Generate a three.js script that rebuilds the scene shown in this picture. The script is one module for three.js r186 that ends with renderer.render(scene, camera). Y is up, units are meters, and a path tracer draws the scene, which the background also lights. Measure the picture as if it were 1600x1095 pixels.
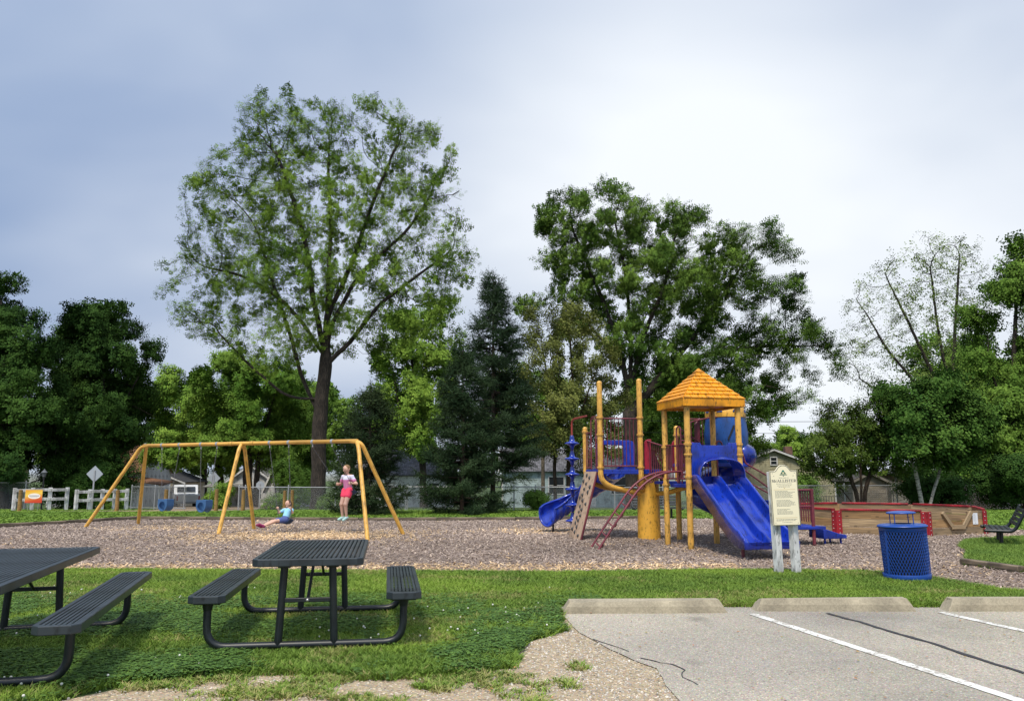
import * as THREE from 'three';
import { RoundedBoxGeometry } from 'three/addons/geometries/RoundedBoxGeometry.js';
import { mergeGeometries } from 'three/addons/utils/BufferGeometryUtils.js';

// ---------- camera ----------
const scene = new THREE.Scene();
const camera = new THREE.PerspectiveCamera(47.1, 1024 / 700, 0.1, 900);
camera.position.set(0, 1.42, 0);
camera.rotation.set(THREE.MathUtils.degToRad(8.71), 0, 0);
// ---------- renderer, exposure ----------
const renderer = new THREE.WebGLRenderer({ antialias: true });
renderer.setSize(1024, 700);
renderer.toneMapping = THREE.LinearToneMapping;
renderer.toneMappingExposure = 2.55;
renderer.shadowMap.enabled = true;
// ---------- noise ----------
function rng(seed) { let a = seed >>> 0; return () => { a = (a + 0x6D2B79F5) | 0; let t = Math.imul(a ^ (a >>> 15), 1 | a); t = (t + Math.imul(t ^ (t >>> 7), 61 | t)) ^ t; return ((t ^ (t >>> 14)) >>> 0) / 4294967296; }; }
function h3(x, y, z) { let n = Math.imul(x, 374761393) ^ Math.imul(y, 668265263) ^ Math.imul(z, 2147483647 - 1013); n = Math.imul(n ^ (n >>> 13), 1274126177); return ((n ^ (n >>> 16)) >>> 0) / 4294967296; }
const sm = t => t * t * (3 - 2 * t), lerp = (a, b, t) => a + (b - a) * t, clamp = (x, a = 0, b = 1) => Math.min(b, Math.max(a, x));
const sstep = (a, b, x) => sm(clamp((x - a) / (b - a)));
const md = (a, n) => ((a % n) + n) % n;
function vn2(x, y, p, s = 0) { const xi = Math.floor(x), yi = Math.floor(y), fx = sm(x - xi), fy = sm(y - yi); const w = a => p ? md(a, p) : a; const a = h3(w(xi), w(yi), s), b = h3(w(xi + 1), w(yi), s), c = h3(w(xi), w(yi + 1), s), d = h3(w(xi + 1), w(yi + 1), s); return lerp(lerp(a, b, fx), lerp(c, d, fx), fy); }
function fbm(x, y, o = 4, p = 0, s = 0) { let v = 0, a = .5, t = 0; for (let i = 0; i < o; i++) { v += a * vn2(x, y, p, s + i * 17); t += a; x *= 2; y *= 2; p *= 2; a *= .5; } return v / t; }
function vn3(x, y, z, s = 0) { const zi = Math.floor(z), fz = sm(z - zi); return lerp(vn2(x, y, 0, s + zi * 131), vn2(x, y, 0, s + (zi + 1) * 131), fz); }
function fbm3(x, y, z, o = 4, s = 0) { let v = 0, a = .5, t = 0; for (let i = 0; i < o; i++) { v += a * vn3(x, y, z, s + i * 29); t += a; x *= 2; y *= 2; z *= 2; a *= .5; } return v / t; }

// ---------- sky: thin overcast, brighter towards the veiled sun ----------
const SUN_AZ = 196, SUN_EL = 60, D2R = Math.PI / 180;
const dirOf = (az, el) => new THREE.Vector3(Math.sin(az * D2R) * Math.cos(el * D2R), Math.sin(el * D2R), -Math.cos(az * D2R) * Math.cos(el * D2R));
const sunDir = dirOf(SUN_AZ, SUN_EL);
{
  const W = 1024, H = 512, d = new Float32Array(W * H * 4), veil = dirOf(12, 24), white = dirOf(22, 5), v = new THREE.Vector3();
  for (let j = 0; j < H; j++) for (let i = 0; i < W; i++) {
    const el = ((j + .5) / H - .5) * Math.PI, ph = ((i + .5) / W - .5) * 2 * Math.PI;
    v.set(Math.cos(el) * Math.cos(ph), Math.sin(el), Math.cos(el) * Math.sin(ph));
    const e = Math.max(v.y, 0.02);
    // cloud sheet as seen on a layer overhead, so streaks stretch towards the horizon
    const cx = v.x / (e + .35), cz = v.z / (e + .35);
    let n = fbm(cx * 1.5 + 7.3 + .5 * fbm(cx * 2, cz * 2, 3, 0, 91), cz * 2.2 + 3.1, 5, 0, 5);
    const n2 = fbm(cx * .8 + 21, cz * .9 + 4, 4, 0, 44);
    const aS = Math.acos(clamp(v.dot(sunDir), -1, 1)) / D2R, aV = Math.acos(clamp(v.dot(veil), -1, 1)) / D2R, aW = Math.acos(clamp(v.dot(white), -1, 1)) / D2R;
    let cl = .20 + .95 * (n - .5) + .55 * (n2 - .5) + .80 * Math.exp(-Math.pow(aV / 16, 2)) + .4 * Math.exp(-Math.pow(aW / 20, 2)) + .12 * Math.exp(-Math.pow(e / .22, 2));
    cl = clamp(cl, -.2, 1);
    const k = .435;
    const glow = 1 + 1.6 * Math.exp(-Math.pow(aS / 20, 2)) + .7 * Math.exp(-Math.pow(aS / 50, 2));
    let r = lerp(.325, .84, cl) * k * glow, g = lerp(.415, .88, cl) * k * glow, b = lerp(.59, .93, cl) * k * glow;
    if (v.y < 0) { const t = clamp(-v.y * 6); r = lerp(r, .12, t); g = lerp(g, .13, t); b = lerp(b, .11, t); }
    const o = (j * W + i) * 4; d[o] = r; d[o + 1] = g; d[o + 2] = b; d[o + 3] = 1;
  }
  const t = new THREE.DataTexture(d, W, H, THREE.RGBAFormat, THREE.FloatType);
  t.mapping = THREE.EquirectangularReflectionMapping; t.magFilter = t.minFilter = THREE.LinearFilter; t.needsUpdate = true;
  scene.background = t; scene.environment = t;
}
const sun = new THREE.DirectionalLight(0xfff3e0, 1.4);
sun.position.copy(sunDir).multiplyScalar(80).add(new THREE.Vector3(0, 0, -20)); sun.target.position.set(0, 0, -20);
sun.castShadow = true; sun.shadow.radius = 22; sun.shadow.mapSize.set(2048, 2048);
Object.assign(sun.shadow.camera, { left: -50, right: 50, top: 50, bottom: -50, near: 1, far: 200 });
sun.name = 'sun'; scene.add(sun, sun.target);

// ---------- helpers ----------
const V = (x, y, z) => new THREE.Vector3(x, y, z);
const taken = new Map();
function numbered(n) { const k = taken.get(n) || 0; taken.set(n, k + 1); return k ? n + '_' + String(k).padStart(3, '0') : n; }
function mesh(name, geo, mat, parent) {
  const m = new THREE.Mesh(geo, mat); m.castShadow = m.receiveShadow = true;
  if (parent) { m.name = name; parent.add(m); } else { m.name = numbered(name); scene.add(m); }
  return m;
}
function tag(o, label, category, group) { o.userData.label = label; o.userData.category = category; if (group) o.userData.group = group; return o; }
function thing(name, label, category, p = [0, 0, 0], turn = 0, group) { const o = new THREE.Group(); o.name = numbered(name); o.position.set(...p); o.rotation.y = turn; scene.add(o); return tag(o, label, category, group); }
function struct(name, geo, mat) { const m = mesh(name, geo, mat); m.userData.kind = 'structure'; return m; }
function dup(root, p, turn, label, s) { const r = root.clone(); r.name = numbered(root.name.replace(/_\d{3}$/, '')); r.userData = { ...root.userData }; if (label) r.userData.label = label; scene.add(r); r.position.set(...p); r.rotation.y = turn; if (s) r.scale.set(...(Array.isArray(s) ? s : [s, s, s])); return r; }
const clean = g => { g = g.index ? g.toNonIndexed() : g; for (const k of Object.keys(g.attributes)) if (!['position', 'normal', 'uv'].includes(k)) g.deleteAttribute(k); if (!g.attributes.normal) g.computeVertexNormals(); if (!g.attributes.uv) g.setAttribute('uv', new THREE.BufferAttribute(new Float32Array(g.attributes.position.count * 2), 2)); return g; };
const merge = l => l.length === 1 ? clean(l[0]) : mergeGeometries(l.map(clean));
// uv in metres from position, by the axis each face looks along
function muv(g, sx = 1, sy = sx) {
  g = clean(g); const p = g.attributes.position, n = g.attributes.normal, u = g.attributes.uv;
  for (let i = 0; i < p.count; i += 3) {
    const nx = Math.abs(n.getX(i) + n.getX(i + 1) + n.getX(i + 2)), ny = Math.abs(n.getY(i) + n.getY(i + 1) + n.getY(i + 2)), nz = Math.abs(n.getZ(i) + n.getZ(i + 1) + n.getZ(i + 2));
    for (let k = i; k < i + 3; k++) { const x = p.getX(k), y = p.getY(k), z = p.getZ(k); if (ny >= nx && ny >= nz) u.setXY(k, x * sx, z * sy); else if (nx >= nz) u.setXY(k, z * sx, y * sy); else u.setXY(k, x * sx, y * sy); }
  }
  return g;
}
const place = (g, x = 0, y = 0, z = 0, rx = 0, ry = 0, rz = 0) => { if (rx || ry || rz) g.applyMatrix4(new THREE.Matrix4().makeRotationFromEuler(new THREE.Euler(rx, ry, rz))); g.translate(x, y, z); return g; };
const box = (w, h, d, x, y, z, rx, ry, rz) => place(new THREE.BoxGeometry(w, h, d), x, y, z, rx, ry, rz);
const rbox = (w, h, d, r, x, y, z, rx, ry, rz) => place(new RoundedBoxGeometry(w, h, d, 2, Math.min(r, w / 2.01, h / 2.01, d / 2.01)), x, y, z, rx, ry, rz);
const cyl = (r1, r2, h, x, y, z, s = 12, rx, ry, rz) => place(new THREE.CylinderGeometry(r1, r2, h, s), x, y, z, rx, ry, rz);
const ball = (r, x, y, z, s = 10, sx = 1, sy = 1, sz = 1) => { const g = new THREE.SphereGeometry(r, s, Math.max(6, s * .7 | 0)); g.scale(sx, sy, sz); return g.translate(x, y, z); };
function bar(a, b, r, s = 8, r2 = r) { a = V(...a); b = V(...b); const d = b.clone().sub(a), L = d.length(); const g = new THREE.CylinderGeometry(r2, r, L, s); g.translate(0, L / 2, 0); g.applyQuaternion(new THREE.Quaternion().setFromUnitVectors(V(0, 1, 0), d.normalize())); return g.translate(a.x, a.y, a.z); }
// bent pipe through points, with round ends
function pipe(pts, r, seg = 24, s = 8, tension = .5, caps = true) {
  const v = pts.map(p => V(...p)), c = new THREE.CatmullRomCurve3(v, false, 'catmullrom', tension), l = [new THREE.TubeGeometry(c, seg, r, s)];
  if (caps) for (const p of [v[0], v[v.length - 1]]) l.push(new THREE.SphereGeometry(r * .99, s, 6).translate(p.x, p.y, p.z));
  return merge(l);
}
// straight pipe with rounded corners of radius c
function bentPipe(pts, r, c = .12, s = 8, caps = true) {
  const P = pts.map(p => V(...p)), path = [P[0]];
  for (let i = 1; i < P.length - 1; i++) { const a = P[i - 1].clone().sub(P[i]), b = P[i + 1].clone().sub(P[i]); const k = Math.min(c, a.length() * .48, b.length() * .48); a.setLength(k).add(P[i]); b.setLength(k).add(P[i]); for (let t = 0; t <= 6; t++) { const u = t / 6; path.push(a.clone().multiplyScalar((1 - u) * (1 - u)).addScaledVector(P[i], 2 * u * (1 - u)).addScaledVector(b, u * u)); } }
  path.push(P[P.length - 1]);
  return merge([sweep(path, path.map(() => r), s), ...(caps ? [P[0], P[P.length - 1]].map(p => new THREE.SphereGeometry(r * .99, s, 6).translate(p.x, p.y, p.z)) : [])]);
}
// tube with its own radius at each point (parallel transported frame)
function sweep(path, rad, s = 6, open) {
  const n = path.length, pos = [], nor = [], uv = [], idx = []; let t = path[1].clone().sub(path[0]).normalize(); let u = Math.abs(t.y) < .9 ? V(0, 1, 0) : V(1, 0, 0); u.cross(t).normalize(); let len = 0;
  for (let i = 0; i < n; i++) {
    const t2 = (i < n - 1 ? path[i + 1] : path[i]).clone().sub(i ? path[i - 1] : path[i]); if (t2.lengthSq() > 1e-12) t2.normalize(); else t2.copy(t);
    u.addScaledVector(t2, -u.dot(t2)).normalize(); const w = t2.clone().cross(u); t = t2; if (i) len += path[i].distanceTo(path[i - 1]);
    for (let k = 0; k <= s; k++) { const a = k / s * Math.PI * 2, c = Math.cos(a), q = Math.sin(a); const nx = u.x * c + w.x * q, ny = u.y * c + w.y * q, nz = u.z * c + w.z * q; pos.push(path[i].x + nx * rad[i], path[i].y + ny * rad[i], path[i].z + nz * rad[i]); nor.push(nx, ny, nz); uv.push(k / s * Math.max(1, Math.round(rad[0] * 6.28 * 2)) / 2, len); }
    if (i) for (let k = 0; k < s; k++) { const a = (i - 1) * (s + 1) + k, b = a + s + 1; idx.push(a, a + 1, b, b, a + 1, b + 1); }
  }
  const g = new THREE.BufferGeometry(); g.setAttribute('position', new THREE.Float32BufferAttribute(pos, 3)); g.setAttribute('normal', new THREE.Float32BufferAttribute(nor, 3)); g.setAttribute('uv', new THREE.Float32BufferAttribute(uv, 2)); g.setIndex(idx); return g;
}
const extr = (pts, depth, bevel = 0) => { const s = new THREE.Shape(pts.map(p => new THREE.Vector2(...p))); return new THREE.ExtrudeGeometry(s, { depth, bevelEnabled: bevel > 0, bevelSize: bevel, bevelThickness: bevel, bevelSegments: 2, curveSegments: 10 }); };
// flat sheet from an outline in x,z
function sheet(poly, y, rough = 0, seed = 1, step = .25, holes = []) {
  const fine = pl => { const o = []; for (let i = 0; i < pl.length; i++) { const a = pl[i], b = pl[(i + 1) % pl.length], L = Math.hypot(b[0] - a[0], b[1] - a[1]), n = rough ? Math.max(1, Math.min(160, Math.round(L / step))) : 1; for (let k = 0; k < n; k++) { const t = k / n, x = lerp(a[0], b[0], t), z = lerp(a[1], b[1], t); o.push(new THREE.Vector2(x + rough * 2 * (fbm(x * 1.7, z * 1.7, 4, 0, seed) - .5), -(z + rough * 2 * (fbm(x * 1.7, z * 1.7, 4, 0, seed + 50) - .5)))); } } return o; };
  const s = new THREE.Shape(fine(poly)); for (const h of holes) s.holes.push(new THREE.Path(fine(h)));
  const g = new THREE.ShapeGeometry(s); g.rotateX(-Math.PI / 2); g.translate(0, y, 0); const p = g.attributes.position, u = g.attributes.uv; for (let i = 0; i < p.count; i++) u.setXY(i, p.getX(i), p.getZ(i)); return g;
}
function inPoly(x, z, p) { let c = false; for (let i = 0, j = p.length - 1; i < p.length; j = i++) if ((p[i][1] > z) !== (p[j][1] > z) && x < (p[j][0] - p[i][0]) * (z - p[i][1]) / (p[j][1] - p[i][1]) + p[i][0]) c = !c; return c; }
const groundY = z => z > -30 ? 0 : Math.max(-1.35, (z + 30) * .033);

// ---------- textures ----------
function tex(n, fn, per = 1, srgb = true) { const d = new Uint8Array(n * n * 4); for (let j = 0; j < n; j++) for (let i = 0; i < n; i++) { const c = fn(i / n, j / n), o = (j * n + i) * 4; for (let k = 0; k < 3; k++) d[o + k] = clamp(c[k]) * 255; d[o + 3] = 255; } return texData(d, n, per, srgb); }
function texData(d, n, per, srgb) { const t = new THREE.DataTexture(d, n, n, THREE.RGBAFormat); t.wrapS = t.wrapT = THREE.RepeatWrapping; t.magFilter = THREE.LinearFilter; t.minFilter = THREE.LinearMipmapLinearFilter; t.generateMipmaps = true; if (srgb) t.colorSpace = THREE.SRGBColorSpace; t.repeat.set(1 / per, 1 / per); t.needsUpdate = true; return t; }
// scattered flakes drawn one over another: chips, gravel
function flakeTex(n, per, count, base, cols, lmin, lmax, wmin, wmax, seed, stain) {
  const d = new Uint8Array(n * n * 4), r = rng(seed), hgt = new Uint8Array(n * n * 4), px = n / per;
  for (let i = 0; i < n * n; i++) { for (let k = 0; k < 3; k++) d[i * 4 + k] = base[k] * (.7 + .6 * h3(i, 3, k)); d[i * 4 + 3] = hgt[i * 4 + 3] = 255; }
  for (let q = 0; q < count; q++) {
    const x = r() * n, y = r() * n, a = r() * Math.PI, L = lerp(lmin, lmax, r()) * px / 2, w = lerp(wmin, wmax, r()) * px / 2, c = cols[r() * cols.length | 0], f = .75 + .5 * r(), ca = Math.cos(a), sa = Math.sin(a), R = Math.ceil(L + 1), hh = 60 + q / count * 195;
    for (let j = -R; j <= R; j++) for (let i = -R; i <= R; i++) { const u = i * ca + j * sa, v = -i * sa + j * ca; if (Math.abs(u) < L && Math.abs(v) < w) { const o = (md(Math.round(y + j), n) * n + md(Math.round(x + i), n)) * 4; const s = f; for (let k = 0; k < 3; k++) { d[o + k] = Math.min(255, c[k] * s); hgt[o + k] = hh; } } }
  }
  if (stain) for (let J = 0; J < n; J += 4) for (let I = 0; I < n; I += 4) { const f = stain(I / n, J / n); for (let j = J; j < J + 4; j++) for (let i = I; i < I + 4; i++) { const o = (j * n + i) * 4; for (let k = 0; k < 3; k++) d[o + k] = Math.min(255, d[o + k] * f[k]); } }
  return [texData(d, n, per, true), texData(hgt, n, per, false)];
}
const mat = (o) => new THREE.MeshStandardMaterial({ roughness: .8, ...o });
const lin = (r, g, b) => new THREE.Color().setRGB(r, g, b);
// ---------- materials ----------
const T = {};
T.grass = tex(512, (u, v) => { const n = fbm(u * 64, v * 64, 3, 64, 3), c = fbm(u * 9, v * 9, 4, 9, 8), s = vn2(u * 256, v * 256, 256, 4); const t = clamp(.15 + 1.1 * (c - .5) + .5 * (n - .5) + .3 * (s - .5) + .3); return [lerp(.20, .42, t), lerp(.32, .50, t), lerp(.10, .17, t)]; }, 5);
[T.mulch, T.mulchH] = flakeTex(1024, 3, 15000, [104, 90, 80], [[150, 132, 118], [172, 152, 134], [128, 112, 102], [190, 168, 142], [116, 100, 92], [156, 138, 128], [176, 154, 130]], .025, .08, .006, .016, 5);
[T.gravel, T.gravelH] = flakeTex(1024, 2, 9000, [164, 147, 120], [[186, 172, 148], [150, 138, 118], [172, 154, 124], [196, 186, 168], [130, 118, 102], [178, 160, 130]], .008, .028, .007, .02, 9);
[T.asph, T.asphH] = flakeTex(2048, 5, 90000, [154, 149, 140], [[163, 158, 149], [155, 150, 141], [171, 166, 156], [142, 138, 131], [167, 160, 147], [159, 153, 143]], .006, .016, .006, .012, 12, (u, v) => { const a = fbm(u * 6, v * 6, 5, 6, 71), b = fbm(u * 3, v * 3, 4, 3, 33), o = fbm(u * 11, v * 11, 3, 11, 52); let t = 1 + .22 * (a - .5) + .2 * (b - .5); if (o > .74) t -= (o - .74) * .9; return [t, t * (1 - .02 * (a - .5)), t * (1 - .06 * (b - .4))]; });
T.conc = tex(512, (u, v) => { const n = fbm(u * 90, v * 90, 3, 90, 2), c = fbm(u * 5, v * 5, 4, 5, 6), p = vn2(u * 180, v * 180, 180, 9) > .9 ? -.12 : 0; const t = .66 + .16 * (n - .5) + .24 * (c - .5) + p; return [t, t * .965, t * .87]; }, 1.2);
T.bark = tex(512, (u, v) => { const r = Math.abs(fbm(u * 14 + .8 * fbm(u * 6, v * 4, 2, 0, 7) * 0, v * 3, 3, 0, 21) - .5) * 2, f = vn2(u * 70, v * 22, 0, 5), c = fbm(u * 4, v * 4, 3, 4, 31); const t = .16 + .34 * r + .12 * f + .12 * (c - .5); return [t * 1.0, t * .90, t * .80]; }, 1);
T.barkH = tex(512, (u, v) => { const r = Math.abs(fbm(u * 14, v * 3, 3, 0, 21) - .5) * 2, f = vn2(u * 70, v * 22, 0, 5); const t = .2 + .6 * r + .2 * f; return [t, t, t]; }, 1, false);
T.pale = tex(256, (u, v) => { const s = fbm(u * 5, v * 26, 3, 0, 2), f = fbm(u * 20, v * 20, 2, 0, 6); const t = .62 + .2 * (f - .5) - (s > .6 ? .22 : 0); return [t, t * .97, t * .9]; }, 1);
T.wood = tex(512, (u, v) => { const w = v + .02 * fbm(u * 3, v * 8, 3, 0, 2), g = fbm(u * 3, w * 70, 3, 0, 5), c = fbm(u * 2, v * 6, 3, 0, 12); let t = .60 + .28 * (g - .5) + .25 * (c - .5); const kx = md(u * 2.0 + .3, 1) - .5, ky = md(v * 3.1 + .2, 1) - .5, k = kx * kx * 30 + ky * ky * 160; if (k < .12) t -= .2; return [t * 1.0, t * .86, t * .66]; }, 1.3);
T.grey = tex(512, (u, v) => { const g = fbm(u * 3, v * 80, 3, 0, 5), c = fbm(u * 3, v * 5, 3, 0, 12); const t = .44 + .26 * (g - .5) + .25 * (c - .5); return [t, t * .94, t * .85]; }, 1.3);
T.roof = tex(512, (u, v) => { const row = Math.floor(v * 12), x = u * 10 + (row % 2) * .5, e = md(v * 12, 1); const n = h3(Math.floor(x), row, 3), f = vn2(u * 200, v * 200, 200, 7); let t = .75 + .3 * (n - .5) + .25 * (f - .5); if (e < .1) t *= .7; return [t, t, t]; }, 1.8);
T.plas = tex(512, (u, v) => { const n = fbm(u * 6, v * 6, 4, 6, 3), s = fbm(u * 40, v * 14, 3, 0, 6), k = fbm(u * 3, v * 3, 3, 3, 22); const t = .93 + .1 * (n - .5) - (s > .60 ? (s - .60) * 1.3 : 0) - (k > .56 ? (k - .56) * .9 : 0); return [t, t * .995, t * .985]; }, .9);
T.plasR = tex(256, (u, v) => { const n = fbm(u * 8, v * 8, 4, 8, 13); const t = .32 + .5 * (n - .25); return [t, t, t]; }, .8, false);
const M = {
  mulch: mat({ map: T.mulch, bumpMap: T.mulchH, bumpScale: .012, roughness: .95 }),
  asphalt: mat({ map: T.asph, color: lin(1.0, .98, .94), bumpMap: T.asphH, bumpScale: .003, roughness: .93 }),
  gravel: mat({ map: T.gravel, bumpMap: T.gravelH, bumpScale: .006, roughness: .95 }),
  road: mat({ map: T.gravel, color: lin(.62, .58, .56), roughness: .95 }),
  concrete: mat({ map: T.conc, color: lin(.80, .76, .68), bumpMap: T.conc, bumpScale: .002, roughness: .92 }),
  white: mat({ color: lin(.84, .85, .85), map: T.plas, roughness: .6 }),
  paint: mat({ color: lin(.70, .70, .66), map: T.conc, roughness: .8 }),
  tar: mat({ color: lin(.035, .034, .038), roughness: .7 }),
  bark: mat({ map: T.bark, color: lin(.50, .47, .45), bumpMap: T.barkH, bumpScale: .03, roughness: .95 }),
  barkBrown: mat({ map: T.bark, color: lin(.75, .6, .5), bumpMap: T.barkH, bumpScale: .02, roughness: .95 }),
  barkGrey: mat({ map: T.bark, color: lin(1.0, .98, .95), roughness: .95 }),
  barkPale: mat({ map: T.pale, roughness: .85 }),
  wood: mat({ map: T.wood, bumpMap: T.wood, bumpScale: .002, roughness: .85 }),
  wood2: mat({ map: T.wood, color: lin(.88, .84, .8), bumpMap: T.wood, bumpScale: .002, roughness: .85 }),
  wood3: mat({ map: T.wood, color: lin(.95, .8, .62), bumpMap: T.wood, bumpScale: .002, roughness: .85 }),
  timber: mat({ map: T.grey, color: lin(.8, .72, .62), bumpMap: T.grey, bumpScale: .004, roughness: .95 }),
  bollard: mat({ map: T.wood, color: lin(.80, .66, .36), roughness: .9 }),
  yellow: mat({ color: lin(.88, .48, .06), map: T.plas, roughness: .45 }),
  yellowPole: mat({ color: lin(.92, .52, .105), map: T.plas, roughness: .42 }),
  orange: mat({ color: lin(.93, .385, .008), map: T.plas, roughness: .45 }),
  blue: new THREE.MeshPhysicalMaterial({ color: lin(.008, .042, .47), map: T.plas, roughness: .24, clearcoat: .6, clearcoatRoughness: .12 }),
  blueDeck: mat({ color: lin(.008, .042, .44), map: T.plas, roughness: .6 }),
  blueCap: mat({ color: lin(.014, .09, .36), map: T.plas, roughness: .4 }),
  maroon: mat({ color: lin(.23, .042, .062), map: T.plas, roughness: .45 }),
  crimson: mat({ color: lin(.42, .014, .05), map: T.plas, roughness: .45 }),
  redPipe: mat({ color: lin(.36, .05, .035), map: T.plas, roughness: .45 }),
  red: mat({ color: lin(.42, .012, .024), map: T.plas, roughness: .5 }),
  tan: mat({ color: lin(.60, .43, .30), map: T.plas, roughness: .8 }),
  holdDark: mat({ color: lin(.05, .05, .05), roughness: .6 }),
  canBlue: mat({ color: lin(.008, .06, .30), roughness: .38 }),
  darkMetal: mat({ color: lin(.012, .018, .021), roughness: .42, map: T.plas }),
  slat: mat({ color: lin(.036, .049, .060), roughness: .36, map: T.plas }),
  slat2: mat({ color: lin(.042, .056, .068), roughness: .38, map: T.plas }),
  black: mat({ color: lin(.012, .012, .013), roughness: .5 }),
  bag: mat({ color: lin(.02, .02, .022), roughness: .35 }),
  galv: mat({ color: lin(.42, .43, .44), roughness: .45, metalness: .5 }),
  chain: mat({ color: lin(.16, .16, .17), roughness: .5, metalness: .4 }),
  signBack: mat({ color: lin(.42, .46, .50), roughness: .45, metalness: .3 }),
  bolt: mat({ color: lin(.5, .5, .5), roughness: .35, metalness: .8 }),
  rubber: mat({ color: lin(.02, .02, .02), roughness: .85 }),
  glass: mat({ color: lin(.02, .025, .03), roughness: .08 }),
};
// ---------- ground ----------
const MULCH = [[-22, -12.6], [-14, -12.4], [-7.5, -12.14], [-5.6, -12.16], [-1.84, -11.95], [.64, -11.84], [2.8, -12.1], [3.75, -12.1], [5.1, -11.95], [5.7, -11.25], [5.95, -10.2], [6.4, -9.5], [8.2, -8.95], [13, -8.9], [13, -10.6], [9, -11.3], [7.3, -11.85], [7.02, -12.8], [8.3, -15.0], [8.7, -16.0], [9.6, -17.4], [11.6, -18.4], [12.6, -19.2], [13.0, -22], [11.5, -25.3], [6, -25.6], [1.4, -25.4], [-1.9, -24.6], [-5.7, -24.6], [-8.9, -24.9], [-11.6, -25.4], [-12.6, -23.1], [-13.5, -21.5], [-16.5, -18.5], [-22, -16.5]];
const ASPHALT = [[.45, -8.95], [.52, -8.3], [.6, -7.5], [.8, -6.8], [1.06, -6.2], [1.03, -5.7], [1.05, -5.3], [.95, -4], [1.1, -2], [1.0, 6], [20, 6], [20, -8.8], [6.2, -8.85], [2.4, -8.92]];
const DIRT = [[.7, -8.5], [.42, -7.9], [.35, -7.4], [.1, -7.05], [-.02, -6.6], [.02, -6.25], [-.4, -6.05], [-.9, -5.9], [-1.5, -6.05], [-2.1, -5.95], [-2.6, -5.75], [-2.9, -5.3], [-3.4, -4.6], [-3.2, -2], [-2, 2], [2.6, 2], [2.6, -5], [1.6, -6.4]];
const ROAD = [[-70, -32.0], [-20, -31.8], [-14.5, -30.9], [-12.2, -31.3], [-11.3, -34], [-11.5, -37], [-13.2, -46], [-18, -62], [-22, -90], [-34, -90], [-27, -62], [-19, -44], [-16.4, -37.2], [-18.2, -34.6], [-22, -33.9], [-70, -34.6]];
{
  const g = new THREE.PlaneGeometry(320, 330, 160, 165); g.rotateX(-Math.PI / 2); g.translate(0, 0, -145);
  const p = g.attributes.position, u = g.attributes.uv, c = new Float32Array(p.count * 3);
  for (let i = 0; i < p.count; i++) { const x = p.getX(i), z = p.getZ(i); p.setY(i, groundY(z)); u.setXY(i, x, z); const n = fbm(x * .23 + 40, z * .23 + 70, 4, 0, 3); c[i * 3] = .75 + .55 * n; c[i * 3 + 1] = .8 + .4 * n; c[i * 3 + 2] = .8 + .3 * n; }
  g.setAttribute('color', new THREE.BufferAttribute(c, 3)); g.computeVertexNormals();
  struct('ground', g, mat({ map: T.grass, vertexColors: true, roughness: .95, color: lin(.62, .62, .55) }));
  struct('mulch_bed', sheet(MULCH, .008, .1, 4), M.mulch);
  struct('dirt_patch', sheet(DIRT, .004, .12, 8), M.gravel);
  struct('parking_lot', sheet(ASPHALT, .012, .055, 3, .08), M.asphalt);
 
  // the gravel road follows the falling ground

  const strips = []; for (let z = -31; z > -90; z -= 1) { const xs = []; for (let x = -70; x < -9; x += .25) if (inPoly(x, z - .5, ROAD)) xs.push(x); if (xs.length) { const a = xs[0], b = xs[xs.length - 1] + .25, q = new THREE.PlaneGeometry(b - a, 1); q.rotateX(-Math.PI / 2); q.translate((a + b) / 2, 0, z - .5); const pp = q.attributes.position, uu = q.attributes.uv; for (let k = 0; k < 4; k++) { pp.setY(k, groundY(pp.getZ(k)) + .02); uu.setXY(k, pp.getX(k), pp.getZ(k)); } strips.push(q); } }
  struct('gravel_road', merge(strips), M.road);
}
// painted lines and a tar-filled crack on the lot
function ribbon(pts, w, y, wob = 0, seed = 1) {
  const pos = [], idx = [], uv = []; const P = []; for (let i = 0; i < pts.length - 1; i++) { const L = Math.hypot(pts[i + 1][0] - pts[i][0], pts[i + 1][1] - pts[i][1]), n = Math.max(2, Math.round(L / .06)); for (let k = 0; k < n; k++) P.push([lerp(pts[i][0], pts[i + 1][0], k / n), lerp(pts[i][1], pts[i + 1][1], k / n)]); } P.push(pts[pts.length - 1]);
  P.forEach((p, i) => { const a = P[Math.max(0, i - 1)], b = P[Math.min(P.length - 1, i + 1)], dx = b[0] - a[0], dz = b[1] - a[1], L = Math.hypot(dx, dz), nx = -dz / L, nz = dx / L, o = wob * (fbm(p[0] * 3, p[1] * 3, 3, 0, seed) - .5), ww = w / 2 * (1 + (wob ? .7 * (vn2(p[0] * 14, p[1] * 14, 0, seed + 3) - .5) : .12 * (vn2(p[0] * 25, p[1] * 25, 0, 5) - .5))); for (const s of [-1, 1]) { const x = p[0] + nx * (o + s * ww), z = p[1] + nz * (o + s * ww); pos.push(x, y, z); uv.push(x, z); } if (i) { const q = i * 2; idx.push(q - 2, q, q - 1, q - 1, q, q + 1); } });
  const g = new THREE.BufferGeometry(); g.setAttribute('position', new THREE.Float32BufferAttribute(pos, 3)); g.setAttribute('uv', new THREE.Float32BufferAttribute(uv, 2)); g.setIndex(idx); g.computeVertexNormals(); const nn = g.attributes.normal; if (nn.getY(0) < 0) { g.setIndex(idx.map((_, i) => idx[i - i % 3 + [0, 2, 1][i % 3]])); g.computeVertexNormals(); } return g;
}
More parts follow.
